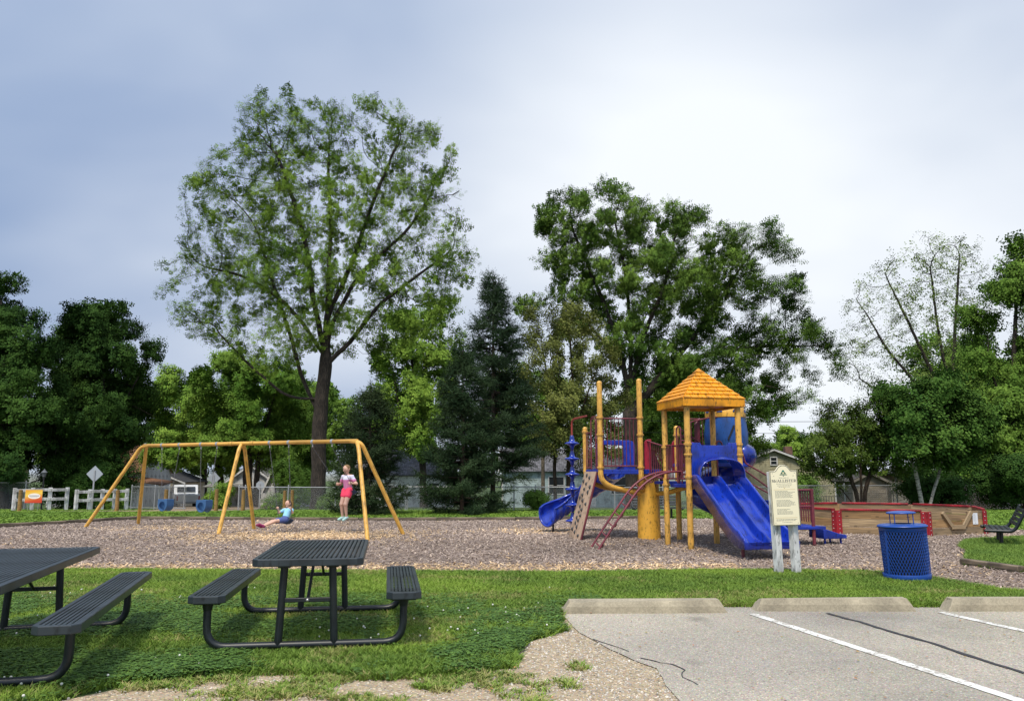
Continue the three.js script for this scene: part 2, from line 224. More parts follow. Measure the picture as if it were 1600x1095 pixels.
const wornPaint = mat({ roughness: .8, map: tex(512, (u, v) => { const n = fbm(u * 40, v * 40, 3, 40, 2), c = fbm(u * 6, v * 6, 3, 6, 5); const wear = n * .7 + c * .5 > .68 ? 1 : 0; const t = .86 + .1 * (n - .5); return wear ? [.66, .64, .6] : [t, t, t * .97]; }, 1) });
for (const [a, b] of [[[2.44, -8.46], [3.35, -4.6]], [[4.40, -8.56], [5.3, -4.7]]]) struct('painted_line', ribbon([a, b], .095, .017), wornPaint);
struct('crack_sealant', ribbon([[3.22, -8.5], [3.36, -8.0], [3.5, -7.2], [3.62, -6.3], [3.8, -5.2], [3.86, -4.4]], .045, .018, .1, 4), M.tar);
for (const [pts, w] of [[[[.68, -7.2], [.8, -6.95], [.93, -6.72]], .011], [[[1.0, -6.5], [1.12, -6.34], [1.2, -6.28], [1.25, -6.1]], .014], [[[1.25, -6.1], [1.2, -5.9], [1.26, -5.7]], .007]]) struct('crack', ribbon(pts, w, .016, .12, 7), M.tar);
// ---------- concrete wheel stops ----------
{
  const mk = (L, seed) => {
    const g = extr([[-.085, 0], [.085, 0], [.075, .065], [.05, .118], [-.05, .118], [-.075, .065]], L - .04, .012); g.translate(0, 0, -L / 2 + .02); g.rotateY(Math.PI / 2);
    let q = muv(g); const p = q.attributes.position;
    for (let i = 0; i < p.count; i++) { const x = p.getX(i), y = p.getY(i), z = p.getZ(i); const e = (Math.abs(x) - (L / 2 - .1)) / .1; if (e > 0 && y > .05) p.setX(i, x - Math.sign(x) * e * .09 * (y / .135)); const ch = fbm3(x * 9 + seed, y * 9, z * 9, 3, seed); p.setY(i, y - (y > .1 && ch > .60 ? .022 : 0)); }
    q.computeVertexNormals(); return q;
  };
  const lab = ['grey concrete wheel stop beside the bare dirt at the lot corner', 'chipped concrete wheel stop between the two others, in front of the notice sign', 'pale concrete wheel stop in front of the blue trash can'];
  [[1.36, -8.6, .03, 1.72], [3.36, -8.72, -.01, 1.68], [5.4, -8.72, .01, 1.8]].forEach(([x, z, r, L], i) => { const s = mesh('wheel_stop', mk(L, 3 + i * 7), M.concrete); s.position.set(x, .008, z); s.rotation.y = r; tag(s, lab[i], 'wheel stop', 'concrete wheel stops along the parking lot'); });
}
// ---------- timber edging round the mulch ----------
{
  const g = muv(rbox(2.34, .13, .12, .02, 0, 0, 0)); let k = 0;
  const runs = [[[-13.5, -21.45], [-12.6, -23.1]], [[-12.6, -23.1], [-11.65, -25.4]], [[-11.65, -25.4], [-9.3, -25.0]], [[-9.3, -25.0], [-6.95, -24.75]], [[-6.95, -24.75], [-4.6, -24.6]], [[-4.6, -24.6], [-2.25, -24.6]], [[-2.25, -24.6], [.1, -24.9]], [[.1, -24.9], [2.45, -25.45]], [[2.45, -25.45], [4.8, -25.55]], [[-15.2, -19.8], [-13.5, -21.45]]];
  const TL = ['weathered edging timber beside the outer yellow leg of the swing set', 'weathered edging timber turning back behind the outer swing leg', 'weathered edging timber behind the bucket swings', 'weathered edging timber behind the middle legs of the swing set', 'weathered edging timber behind the older girl on the swing', 'weathered edging timber in front of the white garage', 'weathered edging timber in front of the two large spruces', 'weathered edging timber behind the curved blue slide', 'weathered edging timber behind the yellow column', 'weathered edging timber running off past the long picnic table'];
  for (const [a, b] of runs) { const m = mesh('landscape_timber', g, M.timber); const L = Math.hypot(b[0] - a[0], b[1] - a[1]); m.position.set((a[0] + b[0]) / 2, .055, (a[1] + b[1]) / 2); m.rotation.set(0, Math.atan2(-(b[1] - a[1]), b[0] - a[0]), 0); m.scale.x = (L - .01) / 2.34; m.rotation.z = .006 * ((k % 3) - 1); tag(m, TL[k++], 'timber', 'timbers edging the mulch'); }
  for (const [a, b, l] of [[[7.04, -12.9], [7.3, -11.85], 'weathered edging timber along the grass island below the dark bench'], [[7.33, -11.8], [9.2, -11.2], 'weathered edging timber running off beside the mulch path']]) { const m = mesh('landscape_timber', g, M.timber); const L = Math.hypot(b[0] - a[0], b[1] - a[1]); m.position.set((a[0] + b[0]) / 2, .05, (a[1] + b[1]) / 2); m.rotation.y = Math.atan2(-(b[1] - a[1]), b[0] - a[0]); m.scale.set(L / 2.34, 1, 1); tag(m, l, 'timber'); }
}
// ---------- picnic tables ----------
function picnicTable(L, W, H, SH, label, p, turn, inset) {
  const t = thing('picnic_table', label, 'picnic table', p, turn, 'green-black metal picnic tables on the grass');
  const so = W / 2 + .34, sw = .27;
  const rim = (w, l, y, x, nm, n, par) => {
    const c = .045, o = [[-w / 2 + c, -l / 2], [w / 2 - c, -l / 2], [w / 2, -l / 2 + c], [w / 2, l / 2 - c], [w / 2 - c, l / 2], [-w / 2 + c, l / 2], [-w / 2, l / 2 - c], [-w / 2, -l / 2 + c]];
    const s = new THREE.Shape(o.map(q => new THREE.Vector2(...q))), k = .022; s.holes.push(new THREE.Path(o.map(q => new THREE.Vector2(q[0] - Math.sign(q[0]) * k, q[1] - Math.sign(q[1]) * k))));
    const g = new THREE.ExtrudeGeometry(s, { depth: .046, bevelEnabled: true, bevelSize: .007, bevelThickness: .007, bevelSegments: 2 }); g.rotateX(Math.PI / 2); g.translate(x, y, 0);
    const r = mesh(nm, muv(g), M.slat, par);
    const iw = w - 2 * k - .012, pitch = iw / n, sg = muv(rbox(pitch * .72, .012, l - 2 * k - .006, .005, 0, 0, 0));
    for (let i = 0; i < n; i++) mesh('slat', sg, i % 3 ? M.slat : M.slat2, r).position.set(x - iw / 2 + pitch * (i + .5), y - .005, 0);
    const cr = []; for (let z = -l / 2 + .12; z < l / 2 - .05; z += .1) cr.push(box(iw + .01, .006, .022, x, y - .0145, z)); mesh('cross_rods', muv(merge(cr)), M.slat, r);
    for (const f of [-.3, .3]) mesh('support_rail', box(w - .06, .03, .045, x, y - .036, f * l), M.darkMetal, r);
    return r;
  };
  rim(W, L, H, 0, 'tabletop', 21, t); rim(sw, L, SH, -so, 'seat', 7, t); rim(sw, L, SH, so, 'seat', 7, t);
  const fz = L / 2 - inset;
  for (const s of [-1, 1]) {
    const z = s * fz;
    const f = mesh('end_frame', bentPipe([[-so, SH - .06, z], [-so, .068, z], [so, .068, z], [so, SH - .06, z]], .031, .2, 10), M.darkMetal, t);
    for (const q of [-1, 1]) mesh('seat_bracket', merge([rbox(.2, .022, .07, .006, q * so, SH - .058, z), cyl(.045, .034, .06, q * so, SH - .085, z, 10)]), M.darkMetal, f);
    for (const q of [-1, 1]) mesh('leg', merge([bar([q * .22, .06, z], [q * .19, H - .06, z], .031, 10), rbox(.1, .02, .08, .006, q * .19, H - .06, z)]), M.darkMetal, t);
    mesh('cross_bar', rbox(.44, .035, .03, .006, 0, H * .56, z), M.darkMetal, t);
    const b = mesh('brace', bar([0, H * .56, z - s * .02], [0, H - .05, z - s * .52], .013, 8), M.darkMetal, t);
    mesh('bolt', ball(.014, 0, H * .56, z + .018, 8), M.bolt, b);
  }
  return t;
}
picnicTable(1.9, .86, .74, .465, 'shorter metal picnic table with slatted top, in front of the swing set', [-1.78, 0, -7.56], 8.7 * D2R, .1);
picnicTable(2.9, .86, .72, .475, 'longer metal picnic table with slatted top, beside the shorter table', [-3.99, 0, -6.42], 15.5 * D2R, .42);

// ---------- swing set ----------
const SW = { m: V(-6.72, 2.16, -20.1), d: V(.895, 0, .45).normalize(), n: V(.45, 0, -.895).normalize() };
const beamAt = s => SW.m.clone().addScaledVector(SW.d, s);
{
  const t = thing('swing_set', 'yellow tubular swing set with two bays on the wood chips', 'swing set', [-6.72, 0, -20.1]);
  const L = v => [v.x + 6.72, v.y, v.z + 20.1], Lp = (x, y, z) => [x + 6.72, y, z + 20.1];
  const A = beamAt(-3.53), B = beamAt(3.56), C = beamAt(0), r = .047;
  const bm = mesh('top_beam', bar(L(A), L(B), r, 12), M.yellowPole, t);
  for (const s of [-.35, .35]) mesh('pipe_joint', bar(L(beamAt(s - .06)), L(beamAt(s + .06)), r + .006, 12), M.yellowPole, bm);
  const leg = (top, foot, side) => { const k = top.clone().lerp(V(...foot), .1); const up = top.clone().addScaledVector(SW.d, side * .0); return bentPipe([Lp(...foot), L(k), L(up)], r, .1, 12); };
  mesh('leg', bentPipe([Lp(-11.31, -.05, -21.67), L(A.clone().addScaledVector(SW.d, -.12).setY(2.13)), L(A.clone().addScaledVector(SW.d, .2))], r, .32, 12), M.yellowPole, t);
  mesh('leg', bentPipe([Lp(-2.51, -.05, -19.22), L(B.clone().addScaledVector(SW.d, .1).setY(2.13)), L(B.clone().addScaledVector(SW.d, -.2))], r, .32, 12), M.yellowPole, t);
  for (const [T0, f] of [[A.clone().addScaledVector(SW.d, .1), [-10.49, -.05, -23.01]], [B.clone().addScaledVector(SW.d, -.02), [-3.05, -.05, -17.43]], [C, [-6.88, -.05, -19.22]], [C.clone().addScaledVector(SW.d, .03), [-6.57, -.05, -20.94]]]) {
    const top = T0.clone(), F = V(...f), k = top.clone().lerp(F, .12); k.y = 2.02; k.x = lerp(top.x, F.x, .14); k.z = lerp(top.z, F.z, .14);
    mesh('leg', bentPipe([Lp(...f), L(k), L(top.setY(2.15))], r, .16, 12), M.yellowPole, t);
  }
  for (const s of [-2.83, -2.18, -1.40, -.84, .92, 1.52, 2.25, 2.83]) { const p = beamAt(s), q = L(p); const h = mesh('hanger', merge([bar(L(beamAt(s - .03)), L(beamAt(s + .03)), r + .008, 10), box(.02, .07, .03, q[0], q[1] - .07, q[2]), ball(.018, q[0], q[1] - .11, q[2], 8)]), M.galv, t); }
}
// chain as a string of links
function chainGeo(a, b) { const d = b.clone().sub(a), L = d.length(), n = Math.round(L / .04), l = []; const q = new THREE.Quaternion().setFromUnitVectors(V(0, 1, 0), d.clone().normalize()); for (let i = 0; i < n; i++) { const g = new THREE.TorusGeometry(.011, .0036, 4, 6); g.scale(1, 2.0, 1); g.rotateY(i % 2 ? Math.PI / 2 : 0); g.applyQuaternion(q); const p = a.clone().lerp(b, (i + .5) / n); g.translate(p.x, p.y, p.z); l.push(g); } return merge(l); }
const bucketBlue = mat({ color: lin(.04, .12, .27), roughness: .6 });
[[-2.83, -2.18, 'blue bucket swing with leg holes on the yellow set, beside the outer leg'], [-1.40, -.84, 'blue bucket swing with leg holes on the yellow set, beside the middle legs']].forEach(([s0, s1, lab]) => {
  const a = beamAt(s0), b = beamAt(s1), c = a.clone().lerp(b, .5); a.y -= .12; b.y -= .12; const seat = c.clone().addScaledVector(SW.d, -.05); seat.y = .56;
  const t = thing('bucket_swing', lab, 'swing', [seat.x, seat.y, seat.z], Math.atan2(SW.n.x, SW.n.z), 'bucket swings on the swing set');
  // front and back D-shaped panels with a leg hole, joined by a curved sling
  const D = hole => { const q = new THREE.Shape(); q.moveTo(-.165, .2); q.lineTo(.165, .2); q.lineTo(.165, .07); q.absarc(0, .07, .165, 0, -Math.PI, true); q.closePath(); const h = new THREE.Path(); h.absarc(0, .005 + (hole > .1 ? .03 : 0), hole, 0, Math.PI * 2, true); q.holes.push(h); return q; };
  for (const z of [-.11, .09]) { const g = new THREE.ExtrudeGeometry(D(z > 0 ? .068 : .115), { depth: .016, bevelEnabled: true, bevelSize: .006, bevelThickness: .006, bevelSegments: 2, curveSegments: 20 }); g.translate(0, 0, z); mesh('panel', g, bucketBlue, t); }
  { const l = []; for (let i = 0; i < 24; i++) { const a0 = Math.PI * (i / 24), a1 = Math.PI * ((i + 1) / 24); if (Math.abs(a0 - Math.PI / 2) < .42) continue; const m = (a0 + a1) / 2; l.push(box(.165 * Math.PI / 24 + .003, .012, .19, Math.cos(m) * .163, .07 - Math.sin(m) * .163, -.005, 0, 0, -m + Math.PI / 2)); } for (const x of [-.162, .162]) l.push(box(.012, .13, .19, x, .135, -.005)); const sl = mesh('sling', merge(l), bucketBlue, t); }
  t.updateMatrixWorld(); const inv = t.matrixWorld.clone().invert();
  for (const [P, x] of [[a, -1], [b, 1]]) { const e = seat.clone().addScaledVector(SW.d, x * .16); e.y += .2; mesh('chain', chainGeo(P.clone().applyMatrix4(inv), e.applyMatrix4(inv)), M.chain, t); }
});

// ---------- play structure ----------
{
  const O = V(3.36, 0, -15.45), th = 12.7 * D2R, u = V(Math.cos(th), 0, -Math.sin(th)), v = V(-Math.sin(th), 0, -Math.cos(th));
  const t = thing('play_structure', 'playground structure with orange roof, blue slides and yellow posts', 'play structure', [O.x, 0, O.z]);
  const P = (a, b, y = 0) => [u.x * a + v.x * b, y, u.z * a + v.z * b];      // tower frame
  const W = (x, y, z) => [x - O.x, y, z - O.z];                              // world point
  const turnU = th;                                                          // rotation that lays local x along u
  const part = (n, g, m, par = t) => mesh(n, g, m, par);
  const inU = (g, a, b, y) => { g.rotateY(turnU); const q = P(a, b, y); return g.translate(...q); };
  const collar = (x, y, z, r = .062) => merge([cyl(r + .012, r + .012, .05, x, y, z, 16), place(new THREE.TorusGeometry(r + .012, .008, 6, 16), x, y, z, Math.PI / 2)]);
  const post = (p, h, m = M.yellowPole, cap, cols = []) => { const [x, , z] = p, r = .058; const o = part('post', muv(merge([cyl(r, r, h + .05, x, h / 2 - .025, z, 16), ...(cap ? [ball(r * 1.02, x, h, z, 14)] : [])])), m); for (const c of cols) part('collar', collar(x, c, z), m, o); return o; };
  // roofed tower
  const S = 1.07;
  post(P(0, 0), 2.74, M.yellowPole, 0, [1.36, 1.78, 1.98]); post(P(S, 0), 2.74, M.yellowPole, 0, [1.36, 1.78, 1.98]); post(P(0, S), 2.74, M.yellowPole, 0, [1.2, 1.95]); post(P(S, S), 2.74, M.yellowPole, 0, [1.2, 1.9]);
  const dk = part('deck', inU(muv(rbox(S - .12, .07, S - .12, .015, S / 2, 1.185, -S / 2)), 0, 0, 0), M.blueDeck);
  // roof: fascia, ceiling, and shingles in courses
  {
    const o = .11, h0 = 2.70, h1 = 2.85, pk = 3.5, c = S / 2, hw = S / 2 + o;
    const cor = k => [[-hw, hw], [hw, hw], [hw, -hw], [-hw, -hw]][k];
    const sk = []; for (let k = 0; k < 4; k++) { sk.push(place(new RoundedBoxGeometry(hw * 2, h1 - h0, .03, 2, .01), 0, (h0 + h1) / 2, hw - .015 + (k % 2) * .001).rotateY(k * Math.PI / 2)); }
    const py = new THREE.ConeGeometry(hw * Math.SQRT2 - .03, pk - h1 - .02, 4, 1); py.rotateY(Math.PI / 4); py.translate(0, (pk + h1) / 2 - .02, 0);
    const ceil = box(hw * 2 - .06, .012, hw * 2 - .06, 0, 2.755, 0);
    const toT = g => { g.translate(c, 0, -c); g.rotateY(turnU); return g; };
    const roof = part('roof', toT(muv(merge([py, ceil, ...sk]))), M.orange);
    roof.userData.label = 'orange moulded shingle roof';
    const rows = 8; const sl = Math.hypot(hw, pk - h1), ny = hw / sl, nz = (pk - h1) / sl;
    for (let f = 0; f < 4; f++) for (let k = 0; k < rows; k++) {
      const t0 = k / rows, t1 = (k + 1.12) / rows, w0 = hw * (1 - t0), w1 = hw * (1 - Math.min(1, t1)); const n = Math.max(1, Math.round(2 * w0 / .17)), pitch = 2 * hw / Math.round(2 * hw / .17), off = (k % 2) * .5;
      for (let i = -8; i < 8; i++) {
        let x0 = (i + off) * pitch + .006, x1 = (i + 1 + off) * pitch - .006; const xa = clamp(x0, -w0, w0), xb = clamp(x1, -w0, w0); if (xb - xa < .012) continue; const ya = clamp(x0, -w1, w1), yb = clamp(x1, -w1, w1);
        const at = (x, tt, lift) => { const tc = Math.min(1, tt); return [x, lerp(h1, pk, tc) + ny * lift, hw * (1 - tc) + nz * lift]; };
        const A = at(xa, t0, .026), B = at(xb, t0, .026), C = at(yb, t1, .004), D = at(ya, t1, .004), A2 = at(xa, t0, -.004), B2 = at(xb, t0, -.004), C2 = at(yb, t1, -.006), D2 = at(ya, t1, -.006);
        const q = [A, B, C, A, C, D, A2, B2, B, A2, B, A, A2, A, D, A2, D, D2, B, B2, C2, B, C2, C]; const g = new THREE.BufferGeometry(); g.setAttribute('position', new THREE.Float32BufferAttribute(q.flat(), 3)); g.computeVertexNormals(); g.rotateY(f * Math.PI / 2); part('shingle', toT(muv(g)), M.orange, roof);
      }
    }
    part('roof_cap', toT(merge([place(new THREE.ConeGeometry(.1, .075, 4), 0, pk - .012, 0, 0, Math.PI / 4)])), M.orange, roof);
  }
  // double slide from the front of the tower
  {
    const cs = [[-.50, -.06], [-.50, .19], [-.485, .215], [-.46, .22], [-.435, .205], [-.42, .06], [-.39, .015], [-.34, 0], [-.10, 0], [-.06, .015], [-.04, .05], [-.028, .16], [0, .185], [.028, .16], [.04, .05], [.06, .015], [.10, 0], [.34, 0], [.39, .015], [.42, .06], [.435, .205], [.46, .22], [.485, .215], [.50, .19], [.50, -.06]];
    const c = new THREE.CatmullRomCurve3([V(0, 1.24, -.04), V(0, 1.23, .1), V(0, 1.13, .28), V(0, .80, .78), V(0, .47, 1.28), V(0, .31, 1.56), V(0, .25, 1.78), V(0, .245, 1.99)]);
    const N = 44, pos = [], idx = []; const m = cs.length;
    for (let i = 0; i <= N; i++) { const f = i / N, p = c.getPointAt(f), tg = c.getTangentAt(f), nx = V(0, tg.z, -tg.y); const wob = .006 * Math.sin(f * 23) * sstep(.1, .3, f); const wall = i === N ? .12 : lerp(1, .42, sstep(.86, 1, f)) * lerp(.55, 1, sstep(0, .1, f)); for (const [x, y] of cs) { const yy = y > .03 ? .03 + (y - .03) * wall : y + (y >= 0 && Math.abs(x) < .4 ? wob : 0); pos.push(x + S / 2, p.y + nx.y * yy, p.z + nx.z * yy); } }
    for (let i = 0; i < N; i++) for (let k = 0; k < m; k++) { const k2 = (k + 1) % m, a = i * m + k, b = i * m + k2, d = a + m, e = b + m; idx.push(a, b, d, b, e, d); }
    for (const [i, flip] of [[0, 0], [N, 1]]) { const o = i * m; for (let k = 0; k < m / 2 - 1 | 0; k++) { const a = o + k, b = o + k + 1, d = o + m - 1 - k, e = o + m - 2 - k; flip ? idx.push(a, b, d, b, e, d) : idx.push(a, d, b, b, d, e); } }
    const g = new THREE.BufferGeometry(); g.setAttribute('position', new THREE.Float32BufferAttribute(pos, 3)); g.setIndex(idx); g.computeVertexNormals(); g.rotateY(turnU);
    const s = part('double_slide', muv(g), M.blue); s.userData.label = 'blue double slide with a low divider';
    part('slide_foot', merge([bar(P(.2, -1.6, -.05), P(.2, -1.6, .26), .03), bar(P(.9, -1.6, -.05), P(.9, -1.6, .26), .03)]), M.maroon, s);
    // hood over the slide entrance
    const AY = y => 1.36 + y, opening = n => Array.from({ length: n + 1 }, (_, i) => { const q = Math.PI * i / n; return [.415 * Math.sign(Math.cos(q)) * Math.pow(Math.abs(Math.cos(q)), .7), AY(.37 * Math.pow(Math.sin(q), .75))]; });
    const arch = new THREE.Shape(); arch.moveTo(-.47, 1.3); arch.lineTo(-.47, 2.0); arch.lineTo(-.3, 2.0); arch.lineTo(-.27, 1.95); arch.lineTo(.27, 1.95); arch.lineTo(.3, 2.0); arch.lineTo(.47, 2.0); arch.lineTo(.47, 1.3); arch.lineTo(.42, 1.3); for (const [x, y] of opening(24)) arch.lineTo(x, y); arch.lineTo(-.42, 1.3); arch.closePath();
    const hg = new THREE.ExtrudeGeometry(arch, { depth: .045, bevelEnabled: true, bevelSize: .008, bevelThickness: .008, bevelSegments: 2, curveSegments: 14 });
    hg.translate(S / 2, 0, -.02); hg.rotateY(turnU); const hd = part('slide_hood', muv(hg), M.blue);
    const sp = [], si = []; const nA = 24, nD = 6, op = opening(nA).reverse(); for (let j = 0; j <= nD; j++) for (let i = 0; i <= nA; i++) { const d = j / nD, [ox, oy] = op[i]; sp.push(ox * lerp(1.02, 1.1, d) + S / 2, AY((oy - 1.36) * lerp(1.05, .92, d)) + .03 * Math.sin(d * Math.PI), .03 + .3 * d); }
    for (let j = 0; j < nD; j++) for (let i = 0; i < nA; i++) { const a = j * (nA + 1) + i, b = a + nA + 1; si.push(a, a + 1, b, b, a + 1, b + 1); }
    const sg = new THREE.BufferGeometry(); sg.setAttribute('position', new THREE.Float32BufferAttribute(sp, 3)); sg.setIndex(si); sg.computeVertexNormals(); const s2 = sg.clone(); const pp = s2.attributes.position; for (let i = 0; i < pp.count; i++) pp.setXYZ(i, (pp.getX(i) - S / 2) * .96 + S / 2, pp.getY(i) - .02, pp.getZ(i)); s2.setIndex(si.map((_, i) => si[i - i % 3 + [0, 2, 1][i % 3]])); s2.computeVertexNormals();
    const rimPts = []; for (let i = 0; i <= nA; i += 2) rimPts.push([sp[(nD * (nA + 1) + i) * 3], sp[(nD * (nA + 1) + i) * 3 + 1] - .01, .33]);
    part('shroud', merge([sg, s2, pipe(rimPts, .016, 40, 6)]).rotateY(turnU), M.blue, hd);
  }
  // barriers: top and bottom rail with upright bars
  const barrier = (A, B, y0, y1, n, y0b = y0, y1b = y1, mt = M.maroon) => {
    const o = part('barrier', merge([bar([A[0], y0, A[2]], [B[0], y0b, B[2]], .017), bar([A[0], y1, A[2]], [B[0], y1b, B[2]], .017)]), mt);
    for (let i = 0; i <= n; i++) { const f = i / n, x = lerp(A[0], B[0], f), z = lerp(A[2], B[2], f); part('upright_bar', bar([x, lerp(y0, y0b, f), z], [x, lerp(y1, y1b, f), z], .0095, 6), mt, o); }
    return o;
  };
  const loop = (A, h0, h1, w, dir) => part('handhold', bentPipe([[A[0], h0, A[2]], [A[0], h1, A[2]], [A[0] + dir[0] * w, h1, A[2] + dir[1] * w], [A[0] + dir[0] * w, h0, A[2] + dir[1] * w]], .015, .09, 6), M.maroon);
  barrier(P(-.01, .08), P(-.01, .36), 1.32, 1.98, 4); barrier(P(-.01, .74), P(-.01, 1.0), 1.32, 1.98, 4);
  loop(P(-.02, .38), 1.25, 2.12, .0001, [0, 0]); loop(P(.0, .3), 1.25, 2.33, .2, [v.x, v.z]);
  barrier(P(.08, S), P(.5, S), 1.32, 1.98, 5);
  // arched ladder off the tower's side
  {
    const prof = [[.02, 1.46], [-.3, 1.44], [-.62, 1.32], [-.9, 1.1], [-1.18, .74], [-1.45, .38], [-1.74, -.03]]; const l = part('arch_ladder', merge([.34, .78].map(b => pipe(prof.map(([a, y]) => P(a, b, y)), .022, 40, 8))), M.maroon);
    const c = new THREE.CatmullRomCurve3(prof.map(([a, y]) => V(a, y, 0))); for (let i = 0; i < 9; i++) { const q = c.getPointAt(.16 + i * .095); part('rung', pipe([P(q.x, .34, q.y), P(q.x + .03, .40, q.y - .05), P(q.x + .05, .56, q.y - .09), P(q.x + .03, .72, q.y - .05), P(q.x, .78, q.y)], .013, 14, 6), M.maroon, l); }
  }
  // central trunk column with branches and the upper deck
  const col = part('column', muv(merge([cyl(.235, .25, 1.46, ...W(3.0, .71, -17.95), 28)])), M.yellow);
  const FL = W(1.9, 0, -17.4), FR = W(2.78, 0, -17.5), BL = W(1.66, 0, -18.35), BR = W(3.15, 0, -18.75), MR = W(3.25, 0, -17.75);
  const dTop = 1.5;
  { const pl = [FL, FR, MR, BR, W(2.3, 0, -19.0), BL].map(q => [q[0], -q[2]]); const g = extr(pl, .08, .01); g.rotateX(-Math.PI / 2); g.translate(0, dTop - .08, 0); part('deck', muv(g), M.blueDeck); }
  const tall = (p, top, bend) => { const [x, , z] = p; const o = part('post', merge([bentPipe([[x, top, z], [x, 1.28, z], bend, W(2.9, .98, -17.9)], .058, .3, 14), ball(.06, x, top, z, 14)]), M.yellowPole); for (const c of [1.55, 2.25, 2.62]) if (c < top) part('collar', collar(x, c, z), M.yellowPole, o); };
  tall(FL, 3.36, W(2.15, 1.12, -17.5)); tall(FR, 3.42, W(2.82, 1.1, -17.7));
  { const [x, , z] = BL; const o = part('post', merge([bentPipe([[x, 2.42, z], [x, 1.3, z], W(2.0, 1.12, -18.2), W(2.9, 1.02, -18.0)], .052, .3, 14), ball(.055, x, 2.42, z, 12)]), M.yellowPole); part('collar', collar(x, 2.36, z, .055), M.yellowPole, o); }
  part('branch_arm', pipe([W(3.1, .98, -17.9), W(3.35, 1.02, -17.5), W(3.6, 1.12, -17.1), W(3.75, 1.16, -16.8)], .052, 20, 12), M.yellow);
  barrier([FL[0] + .07, 0, FL[2]], [FR[0] - .06, 0, FR[2]], 1.58, 2.6, 9);
  // blue window frame panel at the rear of the upper deck, where the curved slide begins
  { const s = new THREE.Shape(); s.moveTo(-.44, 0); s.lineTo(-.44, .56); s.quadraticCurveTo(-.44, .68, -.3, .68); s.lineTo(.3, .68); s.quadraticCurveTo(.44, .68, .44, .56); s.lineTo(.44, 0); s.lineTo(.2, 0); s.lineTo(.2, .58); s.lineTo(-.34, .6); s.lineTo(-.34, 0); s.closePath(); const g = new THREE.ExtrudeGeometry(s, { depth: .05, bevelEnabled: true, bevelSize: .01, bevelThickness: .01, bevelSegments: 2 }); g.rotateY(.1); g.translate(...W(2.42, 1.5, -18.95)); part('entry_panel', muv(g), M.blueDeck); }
  // side barrier and climbing wall
  barrier([BL[0] + .02, 0, BL[2] + .06], [BL[0] + .09, 0, BL[2] + .36], 1.55, 2.32, 3); barrier([FL[0] - .04, 0, FL[2] - .14], [FL[0] - .01, 0, FL[2] - .02], 1.55, 2.32, 2);
  loop([BL[0] + .1, 0, BL[2] + .38], 1.52, 2.62, .3, [.25, .96]); loop([BL[0] + .1, 0, BL[2] + .42], 1.52, 2.66, .34, [.3, .95]);
  {
    const a = V(...W(1.66, 1.46, -18.2)), b = V(...W(1.84, 1.46, -17.5)), c = V(...W(1.46, -.04, -17.55)), d = V(...W(1.27, -.04, -18.35)); const nrm = b.clone().sub(a).cross(d.clone().sub(a)).normalize().multiplyScalar(.03); if (nrm.x > 0) nrm.negate();
    const q = [a, b, c, d], f = q.map(p => p.clone().add(nrm)); const tri = []; const quad = (A, B, C, D) => tri.push(A, B, C, A, C, D); quad(...f); quad(q[3], q[2], q[1], q[0]); for (let i = 0; i < 4; i++) quad(q[i], q[(i + 1) % 4], f[(i + 1) % 4], f[i]);
    const g = new THREE.BufferGeometry(); g.setAttribute('position', new THREE.Float32BufferAttribute(tri.flatMap(p => [p.x, p.y, p.z]), 3)); g.computeVertexNormals();
    const w = part('climbing_wall', muv(g), M.tan); part('side_rail', merge([bar(a.toArray(), d.toArray(), .02), bar(b.toArray(), c.toArray(), .024)]), M.maroon, w);
    const r = rng(5); for (let i = 0; i < 22; i++) { const y = .05 + (i + .3 * r()) / 22 * .9, x = .15 + .7 * ((i * .47 + .3 * r()) % 1); const p = f[0].clone().lerp(f[1], x).lerp(f[3].clone().lerp(f[2], x), y); const g2 = new THREE.IcosahedronGeometry(.036, 1); g2.scale(.8 + .5 * r(), 1 + .5 * r(), .8); g2.translate(p.x, p.y, p.z); part('hand_hold', g2, M.holdDark, w); }
  }
  // bead climber hung from a red pipe
  {
    const x = 1.41, z = -19.0; const o = part('bead_climber', bentPipe([W(1.7, 2.72, -18.4), W(x, 2.68, z), W(x, -.05, z)], .024, .14, 8), M.redPipe);
    [2.12, 1.76, 1.40, 1.06, .70, .34].forEach((y, i) => { const pr = [[.03, -.16], [.045, -.1], [.06, -.05], [.14, -.02], [.185, 0], [.14, .025], [.07, .045], [.055, .1], [.045, .17], [.03, .19]].map(q => new THREE.Vector2(...q)); const g = new THREE.LatheGeometry(pr, 20); const q = W(x, y, z); g.translate(...q); part('bead_disc', g, M.blue, o); });
  }
  // curved open slide behind the upper deck
  {
    const c = new THREE.CatmullRomCurve3([V(2.42, 1.42, -19.0), V(2.36, 1.32, -19.4), V(2.1, 1.05, -19.9), V(1.65, .72, -20.15), V(1.2, .46, -20.1), V(.86, .34, -19.85)]); const N = 40, K = 14, pos = [], idx = [];
    for (let i = 0; i <= N; i++) { const f = i / N, p = c.getPointAt(f), tg = c.getTangentAt(f), side = V(-tg.z, 0, tg.x).normalize(), up = side.clone().cross(tg).negate(); if (up.y < 0) up.negate(); const lip = f > .9 ? 1 - (f - .9) * 3 : 1; for (let k = 0; k <= K; k++) { const a = -Math.PI * .62 + k / K * Math.PI * 1.24, R = .31; const rib = 1 + .025 * Math.sign(Math.sin(f * 60)); pos.push(...W(p.x + side.x * Math.sin(a) * R * rib, p.y + .18 * lip - Math.cos(a) * R * rib, p.z + side.z * Math.sin(a) * R * rib)); } }
    for (let i = 0; i < N; i++) for (let k = 0; k < K; k++) { const a = i * (K + 1) + k, b = a + K + 1; idx.push(a, b, a + 1, a + 1, b, b + 1); }
